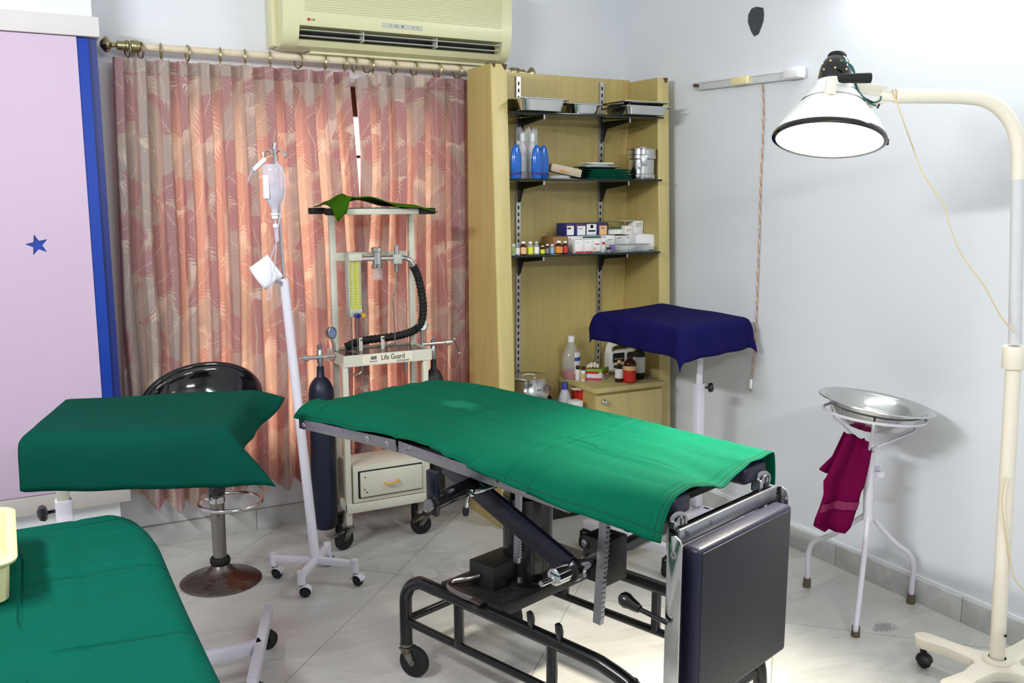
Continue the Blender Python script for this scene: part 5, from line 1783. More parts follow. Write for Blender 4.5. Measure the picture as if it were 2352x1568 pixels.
z0_ = BZ + .0095
cxx, cyy = -.178, 2.34
lay = [(.125, .17, .03, 0), (.129, .178, .032, .004), (.136, .192, .036, .088), (.150, .205, .044, .092), (.152, .207, .045, .098), (.148, .203, .043, .101), (.132, .188, .034, .100), (.119, .174, .030, .008), (.10, .15, .02, .006)]
rings = [rrect(cxx, cyy, a, b, r_, z0_ + h) for a, b, r_, h in lay]
n = len(rings[0])
m = MB().add([p for r_ in rings for p in r_], [tuple(range(n))] + [(k * n + i, k * n + (i + 1) % n, (k + 1) * n + (i + 1) % n, (k + 1) * n + i) for k in range(len(rings) - 1) for i in range(n)] + [tuple((len(rings) - 1) * n + i for i in range(n))])
m.build('tub_body', 'yellowtray', ty, angle=50)

# ================================================================== OPERATING TABLE
OT = V((1.034, 2.578, 0))
Ta = V((.30, -.954, 0)).normalized()
Tw = V((.954, .30, 0)).normalized()


def T(s_, w_, z_): return OT + Ta * s_ + Tw * w_ + Zd * z_


TAX = (Ta, Tw, Zd)
ot = thing('operating_table', T(.15, .37, 0), 'operating table with black tubular base and hanging navy leg pad, room centre', 'operating table')


def tb(s0, s1, w0, w1, z0, z1, name, mat, par=None, bevel=.003, seg=2):
    return MB().box(T((s0 + s1) / 2, (w0 + w1) / 2, (z0 + z1) / 2), (s1 - s0, w1 - w0, z1 - z0), TAX).build(name, mat, par or ot, bevel=bevel, seg=seg)


# base: two tubular side hoops, joined by cross tubes and a deck plate
for w_, nm in ((.12, 'near'), (.635, 'far')):
    hoop = [T(-.165, w_, .11), T(-.165, w_, .26)] + [T(-.165 + .10 * (1 - math.cos(a)), w_, .26 + .095 * math.sin(a)) for a in (.4, .8, 1.2, pi / 2)] + \
           [T(.15, w_, .355), T(.60, w_, .355)] + [T(.60 + .26 * math.sin(a), w_, .355 - .10 * (1 - math.cos(a))) for a in (.4, .8, 1.2, pi / 2)] + [T(.875, w_, .20), T(.88, w_, .11)]
    hp_ = MB().tube(smooth_path(hoop, 4), .0215, 14).build('base_hoop', 'blackpaint', ot)
    MB().tube([T(-.15, w_, .195), T(.40, w_, .20), T(.87, w_, .205)], .0135, 12).build('lower_rail', 'blackpaint', hp_)
    for s_ in (.10, .495, .78):
        MB().cyl(T(s_, w_, .20), T(s_, w_, .345), .0165, 12).build('stay', 'blackpaint', hp_)
MB().cyl(T(-.155, .12, .205), T(-.155, .635, .205), .0135, 12).build('cross_tube', 'blackpaint', ot)
MB().cyl(T(.87, .12, .205), T(.87, .635, .205), .0135, 12).build('cross_tube', 'blackpaint', ot)
for s_ in (.42, .53):
    MB().prism([T(s_ - .006, .105, .37), T(s_ + .010, .105, .37), T(s_ + .012, .105, .40), T(s_ + .010, .10, .422), T(s_, .098, .428), T(s_ - .010, .10, .422), T(s_ - .010, .105, .40)], Tw * .012).build('stop_lug', 'blackpaint', ot, bevel=.002)
tb(.01, .285, .125, .65, .350, .385, 'deck_plate', 'blackmatt')
caster(ot, T(-.165, .12, .115), .054, math.atan2(Ta.y, Ta.x) + .35, 'castersteel', 'rubber', .03, .55)
caster(ot, T(-.165, .635, .115), .054, math.atan2(Ta.y, Ta.x) - .4, 'castersteel', 'rubber', .03, .55)
caster(ot, T(.88, .12, .115), .054, math.atan2(Ta.y, Ta.x) + 2.5, 'castersteel', 'rubber', .03, .55)
caster(ot, T(.88, .635, .115), .054, math.atan2(Ta.y, Ta.x) + 2.8, 'castersteel', 'rubber', .03, .55)
# hydraulic column and pump
MB().lathe([(0, .385), (.115, .385), (.115, .40), (.082, .405), (.082, .66), (.058, .66), (.058, .80), (0, .80)], T(.165, .37, 0), 28).build('column', 'blackpaint', ot)
tb(.075, .185, .19, .36, .385, .462, 'pump_box', 'blackmatt')
pp = [T(.12, .19, .42), T(.10, .15, .415), T(.07, .125, .405), T(.075, .105, .395), T(.13, .098, .392), T(.19, .10, .392)]
MB().tube(smooth_path(pp, 5), .0115, 12).build('pump_pedal', 'chrome_old', ot)
MB().bar(T(.18, .10, .392), T(.225, .102, .388), .026, .008).build('pedal_tread', 'rust_base', ot)
# lifting arms, gear box, racks
MB().bar(T(.10, .07, .815), T(.60, .07, .625), .018, .068, Zd).build('lift_arm', 'navy_enamel', ot, bevel=.003)
MB().bar(T(.10, .55, .815), T(.60, .55, .625), .018, .068, Zd).build('lift_arm', 'navy_enamel', ot, bevel=.003)
MB().cyl(T(.60, .02, .615), T(.60, .20, .615), .0215, 18).build('crank_shaft', 'chrome', ot)
MB().lathe([(0, 0), (.030, 0), (.034, .004), (.034, .022), (.030, .026), (0, .026)], T(.60, .065, .615), 20, Tw).build('shaft_collar', 'blackpaint', ot)
MB().lathe([(0, 0), (.016, 0), (.024, .006), (.024, .05), (0, .05)], T(.60, .0, .615), 18, Tw).build('crank_socket', 'chrome', ot)
MB().cyl(T(.60, -.045, .612), T(.60, .01, .612), .0085, 10).build('crank_pin', 'chrome', ot)
MB().cyl(T(.60, .20, .615), T(.60, .55, .615), .0215, 14).build('torque_shaft', 'blackpaint', ot)
gbx = tb(.560, .650, .172, .262, .550, .680, 'gear_box', 'blackmatt', bevel=.004)
for s_, z_ in ((.575, .66), (.575, .57), (.635, .56)):
    MB().lathe([(0, 0), (.011, 0), (.011, .012), (.006, .016), (0, .016)], T(s_, .172, z_), 6, -Tw).build('bolt', 'steel_worn', gbx)
MB().bar(T(.655, .155, .81), T(.634, .155, .445), .026, .016, Tw).build('rack_bar', 'steel_worn', ot)
rk = MB()
for k in range(24):
    p = T(.655 - .023 * k / 24, .155, .80 - .35 * k / 24)
    rk.box(p + Ta * .0145, (.005, .014, .006), TAX)
tag(rk.build('rack_teeth', 'steel_worn', ot, smooth=False), kind='stuff')
MB().bar(T(.235, .255, .74), T(.225, .255, .475), .020, .012, Tw).build('rack_bar', 'steel_worn', ot)
rk = MB()
for k in range(12):
    rk.box(T(.2385, .255, .60 - .0095 * k), (.006, .011, .0045), TAX)
tag(rk.build('rack_teeth', 'steel_worn', ot, smooth=False), kind='stuff')
MB().bar(T(.09, .25, .72), T(.145, .25, .60), .030, .010, Tw).build('brace_bar', 'steel_worn', ot)
MB().bar(T(-.02, .20, .82), T(.06, .22, .72), .014, .010, Tw).build('brace_bar', 'steel_worn', ot)
MB().cyl(T(.235, -.105, .758), T(.225, .20, .790), .023, 18).build('socket_tube', 'blackpaint', ot)
MB().box(T(.235, -.098, .79), (.045, .016, .13), TAX).build('hanger_bar', 'navy_enamel', ot, bevel=.004)
MB().lathe([(0, 0), (.016, 0), (.019, .004), (.019, .012), (0, .012)], T(.2355, -.107, .758), 16, -Tw).build('socket_cap', 'steel_worn', ot)
MB().cyl(T(.275, .0, .765), T(.268, -.002, .728), .0045, 8).build('lock_lever', 'chrome', ot)
MB().lathe([(0, -.014), (.008, -.012), (.010, 0), (.008, .012), (0, .014)], T(.266, -.002, .718), 12).build('lever_grip', 'rubber', ot)
MB().cyl(T(.315, -.02, .790), T(.345, .06, .802), .0065, 10).build('clamp_rod', 'chrome', ot)
MB().lathe([(0, -.01), (.010, -.008), (.012, 0), (.010, .008), (0, .01)], T(.313, -.024, .789), 12, Tw).build('clamp_rod_end', 'chrome', ot)
# table-top frame, rails, pads
ZR = lambda s_: interp(s_, [-.6, -.045, .95], [.849, .872, .838])
for w_, nm in ((.0, 'side_rail'), (.63, 'side_rail')):
    for s0, s1 in ((-.576, -.048), (-.036, .66)):
        a, b = T(s0, w_, ZR(s0) - .018), T(s1, w_, ZR(s1) - .018)
        ro = MB().bar(a, b, .006, .036, Zd).build(nm, 'steel_worn', ot, bevel=.0015)
        for q in ((-.55, -.19, -.09) if s0 < -.1 else (.01, .40, .60)):
            p = T(q, w_ - .003, ZR(q) - .018)
            sw_ = MB().lathe([(0, .0015), (.0085, .0015), (.009, 0), (0, 0)], p, 14, -Tw).build('screw', 'chrome', ro)
            MB().box(p - Tw * .0017, (.013, .0006, .0016), (V((.6, 0, .8)), Tw, V((-.8, 0, .6)))).build('slot', 'ink', sw_)
p = T(-.565, -.0035, ZR(-.56) - .018)
MB().box(p, (.03, .0015, .034), TAX).build('paint_patch', M('flaked_brown_paint', (52, 38, 38), .5), ot)
MB().box(T(-.31, .315, .838), (.53, .60, .022), TAX).build('head_frame', 'blackmatt', ot)
MB().box(T(.40, .33, .830), (.87, .50, .020), TAX).build('body_frame', 'blackmatt', ot)
MB().box(T(-.31, .33, .874), (.52, .52, .048), TAX).build('head_pad', 'vinyl', ot, bevel=.018, seg=3)
MB().box(T(.30, .33, .872), (.66, .50, .052), TAX).build('body_pad', 'vinyl', ot, bevel=.018, seg=3)
MB().box(T(.785, .118, .866), (.28, .075, .052), TAX).build('leg_pad', 'vinyl', ot, bevel=.014, seg=3)
MB().box(T(.785, .475, .868), (.28, .12, .052), TAX).build('leg_pad', 'vinyl', ot, bevel=.014, seg=3)
# hinges
for w_, zz in ((.09, .838), (.50, .850)):
    hg = tb(.90, .945, w_ - .012, w_ + .012, zz - .04, zz + .012, 'hinge_plate', 'blackmatt', bevel=.004)
    MB().lathe([(0, 0), (.021, 0), (.023, .004), (.023, .012), (.012, .014), (.010, .022), (0, .022)], T(.925, w_ + .002, zz), 18, Ta * .8 - Tw * .6).build('hinge_bolt', 'steel_worn', hg)
    tb(.915, .94, w_ - .03, w_ + .0, .76, zz, 'hinge_link', 'steel_worn', hg)
tb(.925, .950, .055, .53, .792, .822, 'hinge_bar', 'blackpaint')
tb(.950, .957, .058, .528, .785, .826, 'foot_rail', 'steel_worn', bevel=.001)
tb(.930, .957, .045, .058, .36, .80, 'leg_frame', 'blackpaint')
tb(.930, .957, .528, .540, .36, .80, 'leg_frame', 'blackpaint')
for w_ in (.028, .552):
    pl_ = MB().prism([T(.940, w_, .38), T(.982, w_, .38), T(.982, w_, .795), T(.976, w_, .812), T(.961, w_, .82), T(.946, w_, .816), T(.940, w_, .80)], Tw * .007).build('hanger_plate', 'steel', ot, bevel=.0012)
    pz = T(.961, w_ - .001, .772)
    MB().lathe([(0, .0015), (.009, .0015), (.0095, 0), (0, 0)], pz, 14, -Tw).build('screw', 'steel_worn', pl_)
tb(.957, 1.012, .062, .520, .365, .788, 'leg_pad', 'vinyl', bevel=.012, seg=3)
tb(1.011, 1.0135, .074, .508, .377, .777, 'leg_pad_face', 'vinyl_face', bevel=.001)
# release lever with ball grip at the hanging leg pad
MB().cyl(T(.955, .02, .600), T(.862, .0, .622), .0065, 10).build('release_lever', 'blackpaint', ot)
MB().lathe([(0, 0), (.010, .002), (.013, .012), (.016, .03), (.020, .042), (.018, .056), (.010, .064), (0, .066)], T(.885, .004, .617), 16, -Ta + Zd * .25).build('lever_grip', 'blackplastic', ot)

# green sheet over the operating table
rows, uvs = [], []
NS, NW = 230, 96
SCR = [(-.28, .0, .002), (.0, .05, .003), (.19, -.08, .002), (.40, .0, .004), (.62, .05, .003), (.80, -.10, .002)]
PLK = (-.03, .13, .30, .52)
WCR = [(.24, .003), (.42, .0035)]
S0, S1 = -.592, .935
hemz = lambda s_: interp(s_, [-.59, -.3, -.06, 0.04, .12, .25, .5, .93], [.851, .868, .884, .892, .886, .868, .836, .800])
nearw = lambda s_: interp(s_, [-.59, 0, .5, .93], [.088, .10, .100, .104])
farw = lambda s_: interp(s_, [-.59, -.19, .3, .65, .93], [.598, .645, .63, .60, .552])
for i in range(NS + 1):
    s_ = S0 + (S1 - S0) * i / NS
    row, ur = [], []
    nw, fw_ = nearw(s_), farw(s_)
    hz_ = hemz(s_)
    topz = interp(s_, [-.6, -.45, .6, .93], [.903, .907, .905, .906])
    end = max(0, (s_ - .72) / .215)
    heade = max(0, (-.53 - s_) / .06)
    arc = 0
    prev = None
    for j in range(NW + 1):
        t = j / NW
        if t < .26:                      # near skirt, from hem up to the top edge
            q = t / .26
            w_ = -.014 + (nw + .014) * (q ** 1.25)
            fold = .010 * math.sin(s_ * 21 + 1.0) * (1 - q) * (0.3 + min(1, max(0, s_ + .2)))
            fold += .012 * math.exp(-((s_ - .20) / .02) ** 2) * (1 - q) - .012 * math.exp(-((s_ - .47) / .025) ** 2) * (1 - q)
            z_ = hz_ + (topz - hz_) * (1 - (1 - q) ** 2.2)
            w_ -= max(fold, -.003)
            for sk in PLK:
                ds = s_ - sk - .05 * q
                if 0 <= ds < .10: w_ -= .020 * (1 - ds / .10) * (1 - q) ** .6 * min(1, q * 9 + .35)
            if s_ > .68: w_ = w_ + (.036 * (1 - q)) * (s_ - .68) / .25
        elif t < .84:
            q = (t - .26) / .58
            w_ = nw + (fw_ - nw) * q
            z_ = topz + .0022 * math.sin(15 * s_ + 7 * q) + .0018 * math.sin(29 * q + 6 * s_)
            for sk, sl, dk in SCR:
                dd = s_ - sk - sl * (w_ - .3) - .012 * math.sin(14 * w_ + sk * 20)
                z_ -= dk * math.exp(-(dd / .007) ** 2) * (.55 + .45 * math.sin(9 * w_ + sk * 31)) - dk * .7 * math.exp(-((dd - .014) / .012) ** 2)
            for wk, dk in WCR:
                dd = w_ - wk - .014 * math.sin(4.5 * s_ + wk * 30)
                z_ -= dk * math.exp(-(dd / .006) ** 2) * (.6 + .4 * math.sin(8 * s_ + wk * 40)) - dk * .6 * math.exp(-((dd - .012) / .011) ** 2)
            sagc = math.exp(-((q - .40) / .17) ** 2)
            z_ -= end * .030 * sagc
            z_ += end * .006 * q
        else:                            # far skirt
            q = (t - .84) / .16
            w_ = fw_ + .012 * math.sin(q * pi / 2) + .004 * math.sin(s_ * 19) * q
            z_ = topz - .085 * q + .004 * math.sin(s_ * 25) * q
        z_ -= heade * .012 * (1 if t >= .26 else 0) * (0.4 + .6 * math.sin(pi * t))
        p = T(s_, w_, z_)
        if prev is not None: arc += (p - prev).length
        prev = p
        row.append(p)
        ur.append((s_, arc))
    rows.append(row)
    uvs.append(ur)
osh = thing('green_sheet', T(.15, .33, .9), 'green sheet with sharp fold lines covering the operating table', 'sheet')
MB().grid(rows, uvs).build('sheet_cloth', 'green', osh, solid=.003, angle=180)
for k in (-2, -4):
    MB().tube([rows[k][j] + (rows[k][min(j + 1, NW)] - rows[k][max(j - 1, 0)]).normalized().cross(Ta) * -.002 for j in range(0, NW - 14)], .0011, 5).build('stitch_line', 'thread', osh)
MB().tube([rows[i][3] - Tw * .002 + Zd * .0015 for i in range(NS + 1)], .0010, 5).build('stitch_line', 'thread', osh)

# ================================================================== BASIN STAND
BC = V((2.862, 2.378, 0))
bst = thing('basin_stand', BC, 'white three-legged basin stand against the right wall', 'stand')
pt0 = V((2.868, 2.374, .37))
pt1 = vp(1997, 1036, BC)
MB().cyl(pt0, pt1, .0195, 16).build('stem', 'white', bst)
for f in (V((2.668, 2.232, 0)), V((2.837, 2.636, 0)), V((3.085, 2.322, 0))):
    if f.y == 2.232 or abs(f.x - 2.668) < .01:
        kn_ = pt0.lerp(f, .55) + Zd * .02
        pth = [pt0 + Zd * .03, pt0.lerp(f, .3) + Zd * .0, V((f.x, f.y, .02)).lerp(pt0, .1), V((f.x, f.y, .0))]
        pth = [pt0 + Zd * .03, pt0 + (f - pt0) * .5 + Zd * .01, V((f.x, f.y, 0)) + Zd * .05, V((f.x, f.y, .02))]
    else:
        o_ = V((f.x, f.y, .19))
        pth = [pt0 + Zd * .03, pt0.lerp(o_, .55), o_.lerp(pt0, .10), V((f.x, f.y, .15)), V((f.x, f.y, .08)), V((f.x, f.y, .001))]
    MB().tube(smooth_path(pth, 6), .0105, 12).build('leg', 'white', bst)
    MB().lathe([(0, .0005), (.0155, .0005), (.0165, .006), (.0145, .040), (0, .040)], f, 14).build('rubber_foot', 'rubber_brown', bst)
RC = V((2.862, 2.372, .795))
rn = V((.07, -.03, 1)).normalized()       # tilt of the ring
X_, Y2, _ = frame_from(rn)
RR = .185
hoop = [RC + X_ * (RR * math.cos(a)) + Y2 * (RR * math.sin(a)) for a in [2 * pi * k / 40 for k in range(40)]]
MB().tube(hoop, .0058, 8, closed=True).build('ring', 'white', bst)
fdir = V((C0.x - RC.x, C0.y - RC.y, 0)).normalized()
sdir = V((-fdir.y, fdir.x, 0))
for ang in (0.0, 2 * pi / 3, 4 * pi / 3):
    d_ = fdir * math.cos(ang) + sdir * math.sin(ang)
    e = RC + d_ * RR
    e.z = RC.z - (rn.x * d_.x + rn.y * d_.y) / rn.z * RR
    if ang == 0:
        pts = [e, e + V((0, 0, -.02)) - d_ * .01, pt1 + d_ * .035 + Zd * .02, pt1 + d_ * .008]
        MB().tube(smooth_path(pts, 5), .0052, 8).build('prong', 'white', bst)
    else:
        pts = [e, e - d_ * .012 - Zd * .055, e - d_ * .05 - Zd * .075, pt1 + d_ * .02 + Zd * .012, pt1]
        MB().tube(smooth_path(pts, 4), .0052, 8).build('prong', 'white', bst)
# soap tray bracket on the stem
sb = MB()
cS = vp(1995, 1090, BC)
sb.box(cS + FH * .03, (.125, .05, .003), (RT, FH, Zd))
sb.box(cS + FH * .006 - Zd * .002, (.125, .003, .022), (RT, FH, Zd))
sb.box(cS + FH * .055 + Zd * .008, (.125, .003, .022), (RT, FH, Zd))
sb.build('soap_bracket', 'white', bst)
# basin
ba = thing('wash_basin', RC + rn * .02, 'polished steel basin resting tilted in the white ring stand', 'basin')
bn = V((.11, -.085, 1)).normalized()
prof = [(0, -.062), (.08, -.060), (.115, -.048), (.155, -.008), (.178, .030), (.183, .040), (.207, .044), (.212, .041), (.212, .039), (.206, .042), (.181, .037), (.153, -.011), (.113, -.051), (.08, -.0635), (0, -.0655)]
MB().lathe(prof, RC + V((-.006, -.004, .006)), 56, bn).build('bowl', 'steel', ba, angle=60)
# towel hanging from the stand
tw = thing('hand_towel', vp(1950, 1000, BC), 'maroon hand towel hanging from the basin stand', 'towel')
outl = [((1940, 992), (1992, 1012)), ((1925, 1025), (1996, 1028)), ((1905, 1065), (1990, 1060)), ((1893, 1090), (1984, 1085)), ((1886, 1100), (1978, 1110)), ((1886, 1130), (1970, 1125)), ((1878, 1155), (1964, 1150)), ((1866, 1185), (1953, 1185)), ((1862, 1200), (1946, 1205)), ((1885, 1213), (1935, 1217))]
rows, uvs = [], []
outl2 = []
for i in range(len(outl) - 1):
    for k in range(4):
        t = k / 4
        outl2.append(tuple((outl[i][e][0] * (1 - t) + outl[i + 1][e][0] * t, outl[i][e][1] * (1 - t) + outl[i + 1][e][1] * t) for e in (0, 1)))
outl2.append(outl[-1])
for i, (a, b) in enumerate(outl2):
    t = i / (len(outl2) - 1)
    row, ur = [], []
    for j in range(19):
        u = j / 18
        p = vp(a[0] * (1 - u) + b[0] * u, a[1] * (1 - u) + b[1] * u, BC)
        fold = .020 * math.sin(u * 7.5 + .4 + t) * (.5 + .5 * t) + .014 * math.exp(-((u - .62) / .09) ** 2)
        row.append(p - FH * (.015 + fold))
        ur.append((u * .18, t * .36))
    rows.append(row)
    uvs.append(ur)
MB().grid(rows, uvs).build('front_fold', 'maroon', tw, solid=.009, angle=180)
rows = []
o2 = [((1942, 993), (1990, 1012)), ((1915, 1050), (1988, 1050)), ((1886, 1078), (1984, 1080)), ((1886, 1082), (1980, 1110))]
for i, (a, b) in enumerate(o2):
    rows.append([vp(a[0] * (1 - u / 8) + b[0] * u / 8, a[1] * (1 - u / 8) + b[1] * u / 8 + 3 * math.sin(u * 1.3), BC) + FH * (.012 + .008 * math.sin(u)) for u in range(9)])
MB().grid(rows, [[(q * .02, k * .08) for q in range(9)] for k in range(len(o2))]).build('back_fold', 'maroon', tw, solid=.008, angle=180)
bdr = [[vp(a[0] * (1 - u / 12) + b[0] * u / 12, (a[1] * (1 - u / 12) + b[1] * u / 12), BC) - FH * (.0285 + .020 * math.sin(u / 12 * 7.5 + .4 + tt) * (.5 + .5 * tt) + .014 * math.exp(-((u / 12 - .62) / .09) ** 2)) for u in range(13)] for a, b, tt in (((1880, 1150), (1966, 1144), .68), ((1873, 1168), (1960, 1162), .75))]
MB().grid(bdr, [[(q * .01, k * .02) for q in range(13)] for k in range(2)]).build('woven_border', M('maroon_satin', (118, 14, 68), .6), tw, angle=180)

# ================================================================== EXAMINATION LAMP
LP = V((2.750, 1.733, 0))
la = thing('examination_lamp', LP, 'cream floor-standing examination lamp with a large lit bowl shade', 'lamp')
e0, e1, e2, e3 = LP.copy(), vp(2328, 838, LP), vp(2331, 790, LP), vp(2338, 408, LP)
MB().tube([V((e0.x, e0.y, .095)), e1], .0230, 20).build('lower_pole', 'lamppaint', la)
MB().lathe([(0, 0), (.033, 0), (.034, .002), (.034, .068), (.033, .070), (0, .070)], e1 - Zd * .010, 22, (e2 - e1)).build('pole_collar', 'lamppaint', la)
MB().cyl(e1 + RT * .03 + Zd * .07, e1 + RT * .075 + Zd * .068, .006, 10).build('collar_screw', 'bluegloss', la)
MB().tube([e2, e3], .0192, 20).build('upper_pole', 'lampscuff', la)
armpx = [(2339, 412), (2339, 350), (2330, 300), (2305, 258), (2262, 230), (2200, 222), (2120, 221), (2056, 221)]
MB().tube(smooth_path([vp(x_, y_, LP) for x_, y_ in armpx], 6), .0210, 20).build('curved_arm', 'lamppaint', la)
ae = vp(2056, 221, LP)
br_ = MB().bar(ae, vp(2020, 218, LP), .020, .030, Zd).build('arm_bracket', 'lamppaint', la, bevel=.003)
b2_ = vp(1925, 196, LP)
MB().bar(vp(2036, 210, LP), b2_, .010, .032, Zd).build('yoke_bar', 'lamppaint', br_, bevel=.002)
MB().bar(vp(2030, 228, LP), vp(1985, 246, LP), .008, .022, Zd).build('yoke_bar', 'lamppaint', br_, bevel=.002)
# shade
rimc = vp(1904, 318, LP)
lcd = V((C0.x - rimc.x, C0.y - rimc.y, 0)).normalized()      # towards the viewer's side of the room
lsd = V((-lcd.y, lcd.x, 0))
down = (-Zd + lcd * .30 - lsd * .045).normalized()
upx = -down
LSH = [(.055, .180), (.064, .160), (.078, .138), (.092, .120), (.120, .088), (.147, .052), (.164, .024), (.1705, .004), (.172, .0), (.169, .0), (.158, .024), (.142, .052), (.115, .088), (.088, .117), (.06, .15), (0, .155)]
LK = .94
sc_ = lambda pr: [(a * LK, b * LK) for a, b in pr]
sh = MB().lathe(sc_(LSH), rimc, 48, upx).build('shade', 'lampwhite', la, angle=60)
MB().lathe(sc_([(.1695, .008), (.174, .006), (.176, .0), (.176, -.005), (.172, -.008), (.163, -.008), (.163, -.004), (.170, -.003)]), rimc, 48, upx).build('rim_band', 'blackplastic', sh, angle=50)
MB().lathe(sc_([(0, -.002), (.11, -.003), (.165, -.005)]), rimc, 40, upx).build('lamp_glass', 'lampglow', sh)
MB().lathe(sc_([(.097, .119), (.099, .116), (.084, .140), (.070, .160), (.060, .182), (.05, .182)]), rimc, 40, upx).build('shade_collar', 'lampwhite', sh)
nk = MB().lathe(sc_([(.050, .170), (.053, .19), (.052, .215), (.047, .240), (.038, .258), (.030, .266), (.0, .266)]), rimc, 32, upx).build('lamp_cap', 'blackplastic', la)
MB().lathe(sc_([(0, .262), (.027, .262), (.0295, .266), (.0295, .276), (.026, .281), (0, .281)]), rimc, 14, upx).build('cap_knob', 'rubber', nk)
hX, hY, hZ = frame_from(upx, RT)
for row_, (hh, rr_) in enumerate(((.240 * .94, .0475 * .94), (.213 * .94, .0525 * .94))):
    for k in range(9):
        a = 2 * pi * (k + .5 * (row_ % 2)) / 9
        dn = hX * math.cos(a) + hY * math.sin(a)
        MB().lathe([(0, .001), (.0024, .001), (.0024, -.003), (0, -.003)], rimc + upx * hh + dn * rr_, 8, dn).build('vent_hole', 'bulbglow', nk)
hd0 = vp(1905, 187, LP) - FH * .075
MB().tube([hd0, vp(1915, 187, LP) - FH * .075, vp(1977, 186, LP) - FH * .075], [.011, .0135, .0150], 16).build('aim_handle', 'rubber', la)
MB().bar(vp(1888, 222, LP) - FH * .07, vp(1893, 183, LP) - FH * .07, .012, .030, RT).build('handle_bracket', 'lamppaint', la, bevel=.002)
MB().bar(vp(1893, 196, LP) - FH * .07, vp(1912, 192, LP) - FH * .072, .010, .010).build('handle_bolt', 'steel_worn', la)
MB().bar(vp(1965, 225, LP) - FH * .0, vp(1993, 248, LP), .008, .014).build('yoke_tail', 'lamppaint', la)
cp_ = vp(2035, 326, LP)
MB().box(cp_, (.014, .016, .020), (RT, FH, Zd)).build('rim_catch', 'blackpaint', la, bevel=.003)
MB().tube(smooth_path([vp(x_, y_, LP) - FH * .02 for x_, y_ in ((1925, 137), (1945, 150), (1958, 175), (1960, 200), (1975, 222), (1995, 236), (2014, 233), (2018, 222))], 6), .0026, 6).build('lead_wire', 'cord_green', la)
MB().tube(smooth_path([vp(x_, y_, LP) - FH * .025 for x_, y_ in ((1925, 139), (1952, 158), (1962, 205), (1985, 235), (2005, 245))], 6), .0024, 6).build('lead_wire', 'cord_green', la)
MB().tube([vp(1975, 226, LP) - FH * .02, vp(1998, 238, LP) - FH * .02], .0045, 8).build('wire_tape', 'rubber', la)
MB().tube([vp(2014, 240, LP) - FH * .02, vp(2009, 250, LP) - FH * .02], .0028, 8).build('wire_end', 'rubber', la)
fl = [(2046, 206), (2054, 232), (2068, 270), (2090, 330), (2115, 395), (2145, 442), (2168, 480), (2178, 520), (2205, 585), (2250, 655), (2285, 720), (2318, 760)]
MB().tube(smooth_path([vp(x_, y_, LP) - FH * (.03 if i > 8 else .012) for i, (x_, y_) in enumerate(fl)], 5), .0024, 6).build('power_flex', 'cord_white', la)
fl = [(2300, 1088), (2290, 1140), (2296, 1200), (2303, 1240), (2305, 1258), (2312, 1295), (2320, 1322), (2340, 1345), (2352, 1356)]
MB().tube(smooth_path([vp(x_, y_, LP) - FH * .03 for x_, y_ in fl], 5), .0024, 6).build('power_flex', 'cord_white', la)
# cast base with three curved legs
hub = V((e0.x, e0.y, 0))
angs = [math.radians(q) for q in (104, 185, 284, 365)]
Ls = [.272, .29, .28, .27]
poly = []
hw = .036
for i in range(4):
    a = angs[i]
    L = Ls[i]
    d_ = V((math.cos(a), math.sin(a), 0))
    n_ = V((-d_.y, d_.x, 0))
    for k in range(7):
        b = -pi / 2 + pi * k / 6
        poly.append(hub + d_ * (L - hw + hw * math.cos(b)) + n_ * (hw * math.sin(b)))
    # fillet towards the next leg
    a2 = angs[(i + 1) % 4]
    da = (a2 - a) % (2 * pi)
    for k in range(1, 8):
        t = k / 8
        aa = a + da * t
        rr_ = hw / math.sin(max(.18, min(da * t, da * (1 - t)))) if True else 0
        rr_ = min(rr_, .15)
        rr_ = max(rr_, .075)
        poly.append(hub + V((math.cos(aa), math.sin(aa), 0)) * rr_)
MB().prism([p + Zd * .078 for p in poly], (0, 0, .036)).build('cast_base', 'lamppaint', la, bevel=.006, seg=2)
MB().lathe([(.027, .0), (.045, 0), (.045, .006), (.040, .012), (.027, .014)], hub + Zd * .114, 24).build('base_socket', 'lamppaint', la)
for a, L in zip(angs, Ls):
    d_ = V((math.cos(a), math.sin(a), 0))
    p = hub + d_ * (L - .035) + Zd * .078
    n_ = V((-.8, -.5, 0)).normalized()
    wc = V((p.x, p.y, .027)) + V((-.3, -.9, 0)) * .008
    cz = MB().lathe([(0, -.02), (.015, -.019), (.025, -.009), (.0265, 0), (.025, .009), (.015, .019), (0, .02)], wc, 20, (.9, -.3, 0)).build('caster', 'rubber', la)
    MB().cyl((p.x, p.y, .078), (p.x, p.y, .046), .011, 12).build('caster_stem', 'blackmatt', cz)
    MB().lathe([(.028, 0), (.0285, .004), (.024, .017), (.012, .027), (0, .030)], wc, 18).build('caster_hood', 'blackmatt', cz)
MB().lathe([(0, .001), (.005, .001), (.005, 0), (0, 0)], vp(2301, 1452, LP) - FH * .0232, 10, -FH).build('pole_hole', 'ink', la)

sp = D.lights.new('examination_lamp_beam', 'SPOT')
sp.energy = 250
sp.color = (1.0, .93, .76)
sp.spot_size = math.radians(78)
sp.spot_blend = 1.0
sp.shadow_soft_size = .07
so = D.objects.new('examination_lamp_beam', sp)
COL.objects.link(so)
so.location = rimc + down * .03
so.rotation_euler = (down - lsd * .22).to_track_quat('-Z', 'Y').to_euler()

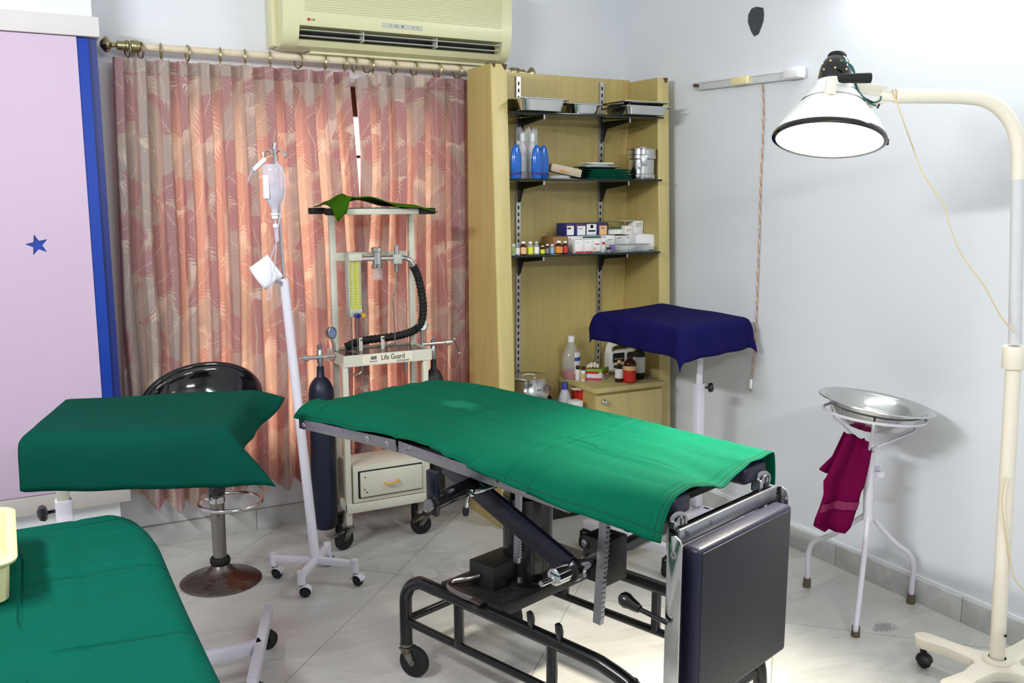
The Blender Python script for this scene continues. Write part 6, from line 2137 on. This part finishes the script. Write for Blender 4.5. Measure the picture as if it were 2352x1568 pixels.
# ================================================================== TUBE LIGHT BATTEN WITH HANGING CORD
b0, b1 = onx(1602, 197, 3.10), onx(1838, 168, 3.10)
tbn = thing('tube_light_batten', (3.11, (b0.y + b1.y) / 2, b0.z), 'old bare tube light batten without a tube on the right wall', 'light fitting')
dB = (b1 - b0).normalized()
MB().bar(V((3.113, b0.y, b0.z)), V((3.113, b1.y, b1.z)), .028, .042, Zd).build('channel', 'lampscuff', tbn, bevel=.002)
MB().bar(V((3.094, b0.y - .02, b0.z + .014)), V((3.094, b1.y + .03, b1.z + .014)), .008, .004, Zd).build('rail_lip', 'whiteplastic', tbn)
mid = (b0 + b1) / 2
MB().box(V((3.09, mid.y + .02, mid.z - .002)), (.03, .11, .036)).build('choke', 'label_yellow' if False else MT['yellowtray'], tbn, bevel=.002)
MB().box(V((3.085, b1.y + .02, b1.z + .002)), (.05, .09, .046)).build('end_holder', 'whiteplastic', tbn, bevel=.008)
MB().lathe([(0, 0), (.016, 0), (.018, .006), (.016, .02), (0, .02)], V((3.10, b0.y + .01, b0.z)), 14, (-1, 0, 0)).build('tube_socket', 'lampscuff', tbn)
MB().lathe([(0, 0), (.009, 0), (.009, .024), (0, .024)], V((3.10, b0.y - .004, b0.z)), 10, (-1, 0, 0)).build('tube_socket_core', 'chip', tbn)
cpts = [onx(x_, y_, 3.118) for x_, y_ in ((1752, 190), (1754, 250), (1752, 330), (1748, 410), (1746, 480), (1744, 560), (1741, 640), (1738, 720), (1736, 780), (1731, 840), (1727, 872))]
cd = thing('hanging_cord', cpts[0], 'twisted red and white cord with a plug hanging from the tube batten', 'cord')
cs_ = smooth_path(cpts, 14)
for ph_, mt in ((0, 'cord_red'), (pi, 'cord_white')):
    MB().tube([p + V((-.0025 + .0014 * math.cos(i * 1.1 + ph_), .0022 * math.sin(i * 1.1 + ph_), 0)) for i, p in enumerate(cs_)], .0019, 5).build('twisted_strand', mt, cd)
pe = cpts[-1]
pg = MB().lathe([(0, 0), (.006, .001), (.009, .012), (.009, .040), (.006, .046), (0, .046)], pe + V((-.006, 0, .004)), 12, (0, 0, -1)).build('plug', 'whiteplastic', cd)
MB().cyl(pe + V((-.006, 0, -.042)), pe + V((-.006, 0, -.060)), .0028, 8).build('plug_pin', 'brass', pg)

# out-of-frame fittings of the tube lights; the rear one is added as fill
for c_, d_, lab in (((3.09, 2.25, 2.63), Yd, 'lit tube light on the right wall above the lamp'), ((-1.46, 1.9, 2.5), Yd, 'lit tube light on the left wall'), ((.9, -1.16, 2.55), Xd, 'lit fill tube added on the wall behind the camera')):
    f = thing('tube_light', c_, lab, 'light fitting')
    c_ = V(c_)
    MB().bar(c_ - d_ * .6, c_ + d_ * .6, .04, .05).build('channel', 'whiteplastic', f, bevel=.003)
    off = (C0 + V((1.4, 2.2, .6)) - c_)
    off.z = 0
    off = (off - d_ * off.dot(d_)).normalized() * .035
    MB().cyl(c_ + off - d_ * .58, c_ + off + d_ * .58, .013, 12).build('tube', 'tubeglow', f)

SC.cycles.max_bounces = 10
SC.cycles.diffuse_bounces = 5
SC.cycles.transparent_max_bounces = 12
SC.cycles.caustics_reflective = False
SC.cycles.caustics_refractive = False
SC.cycles.sample_clamp_indirect = 6.0
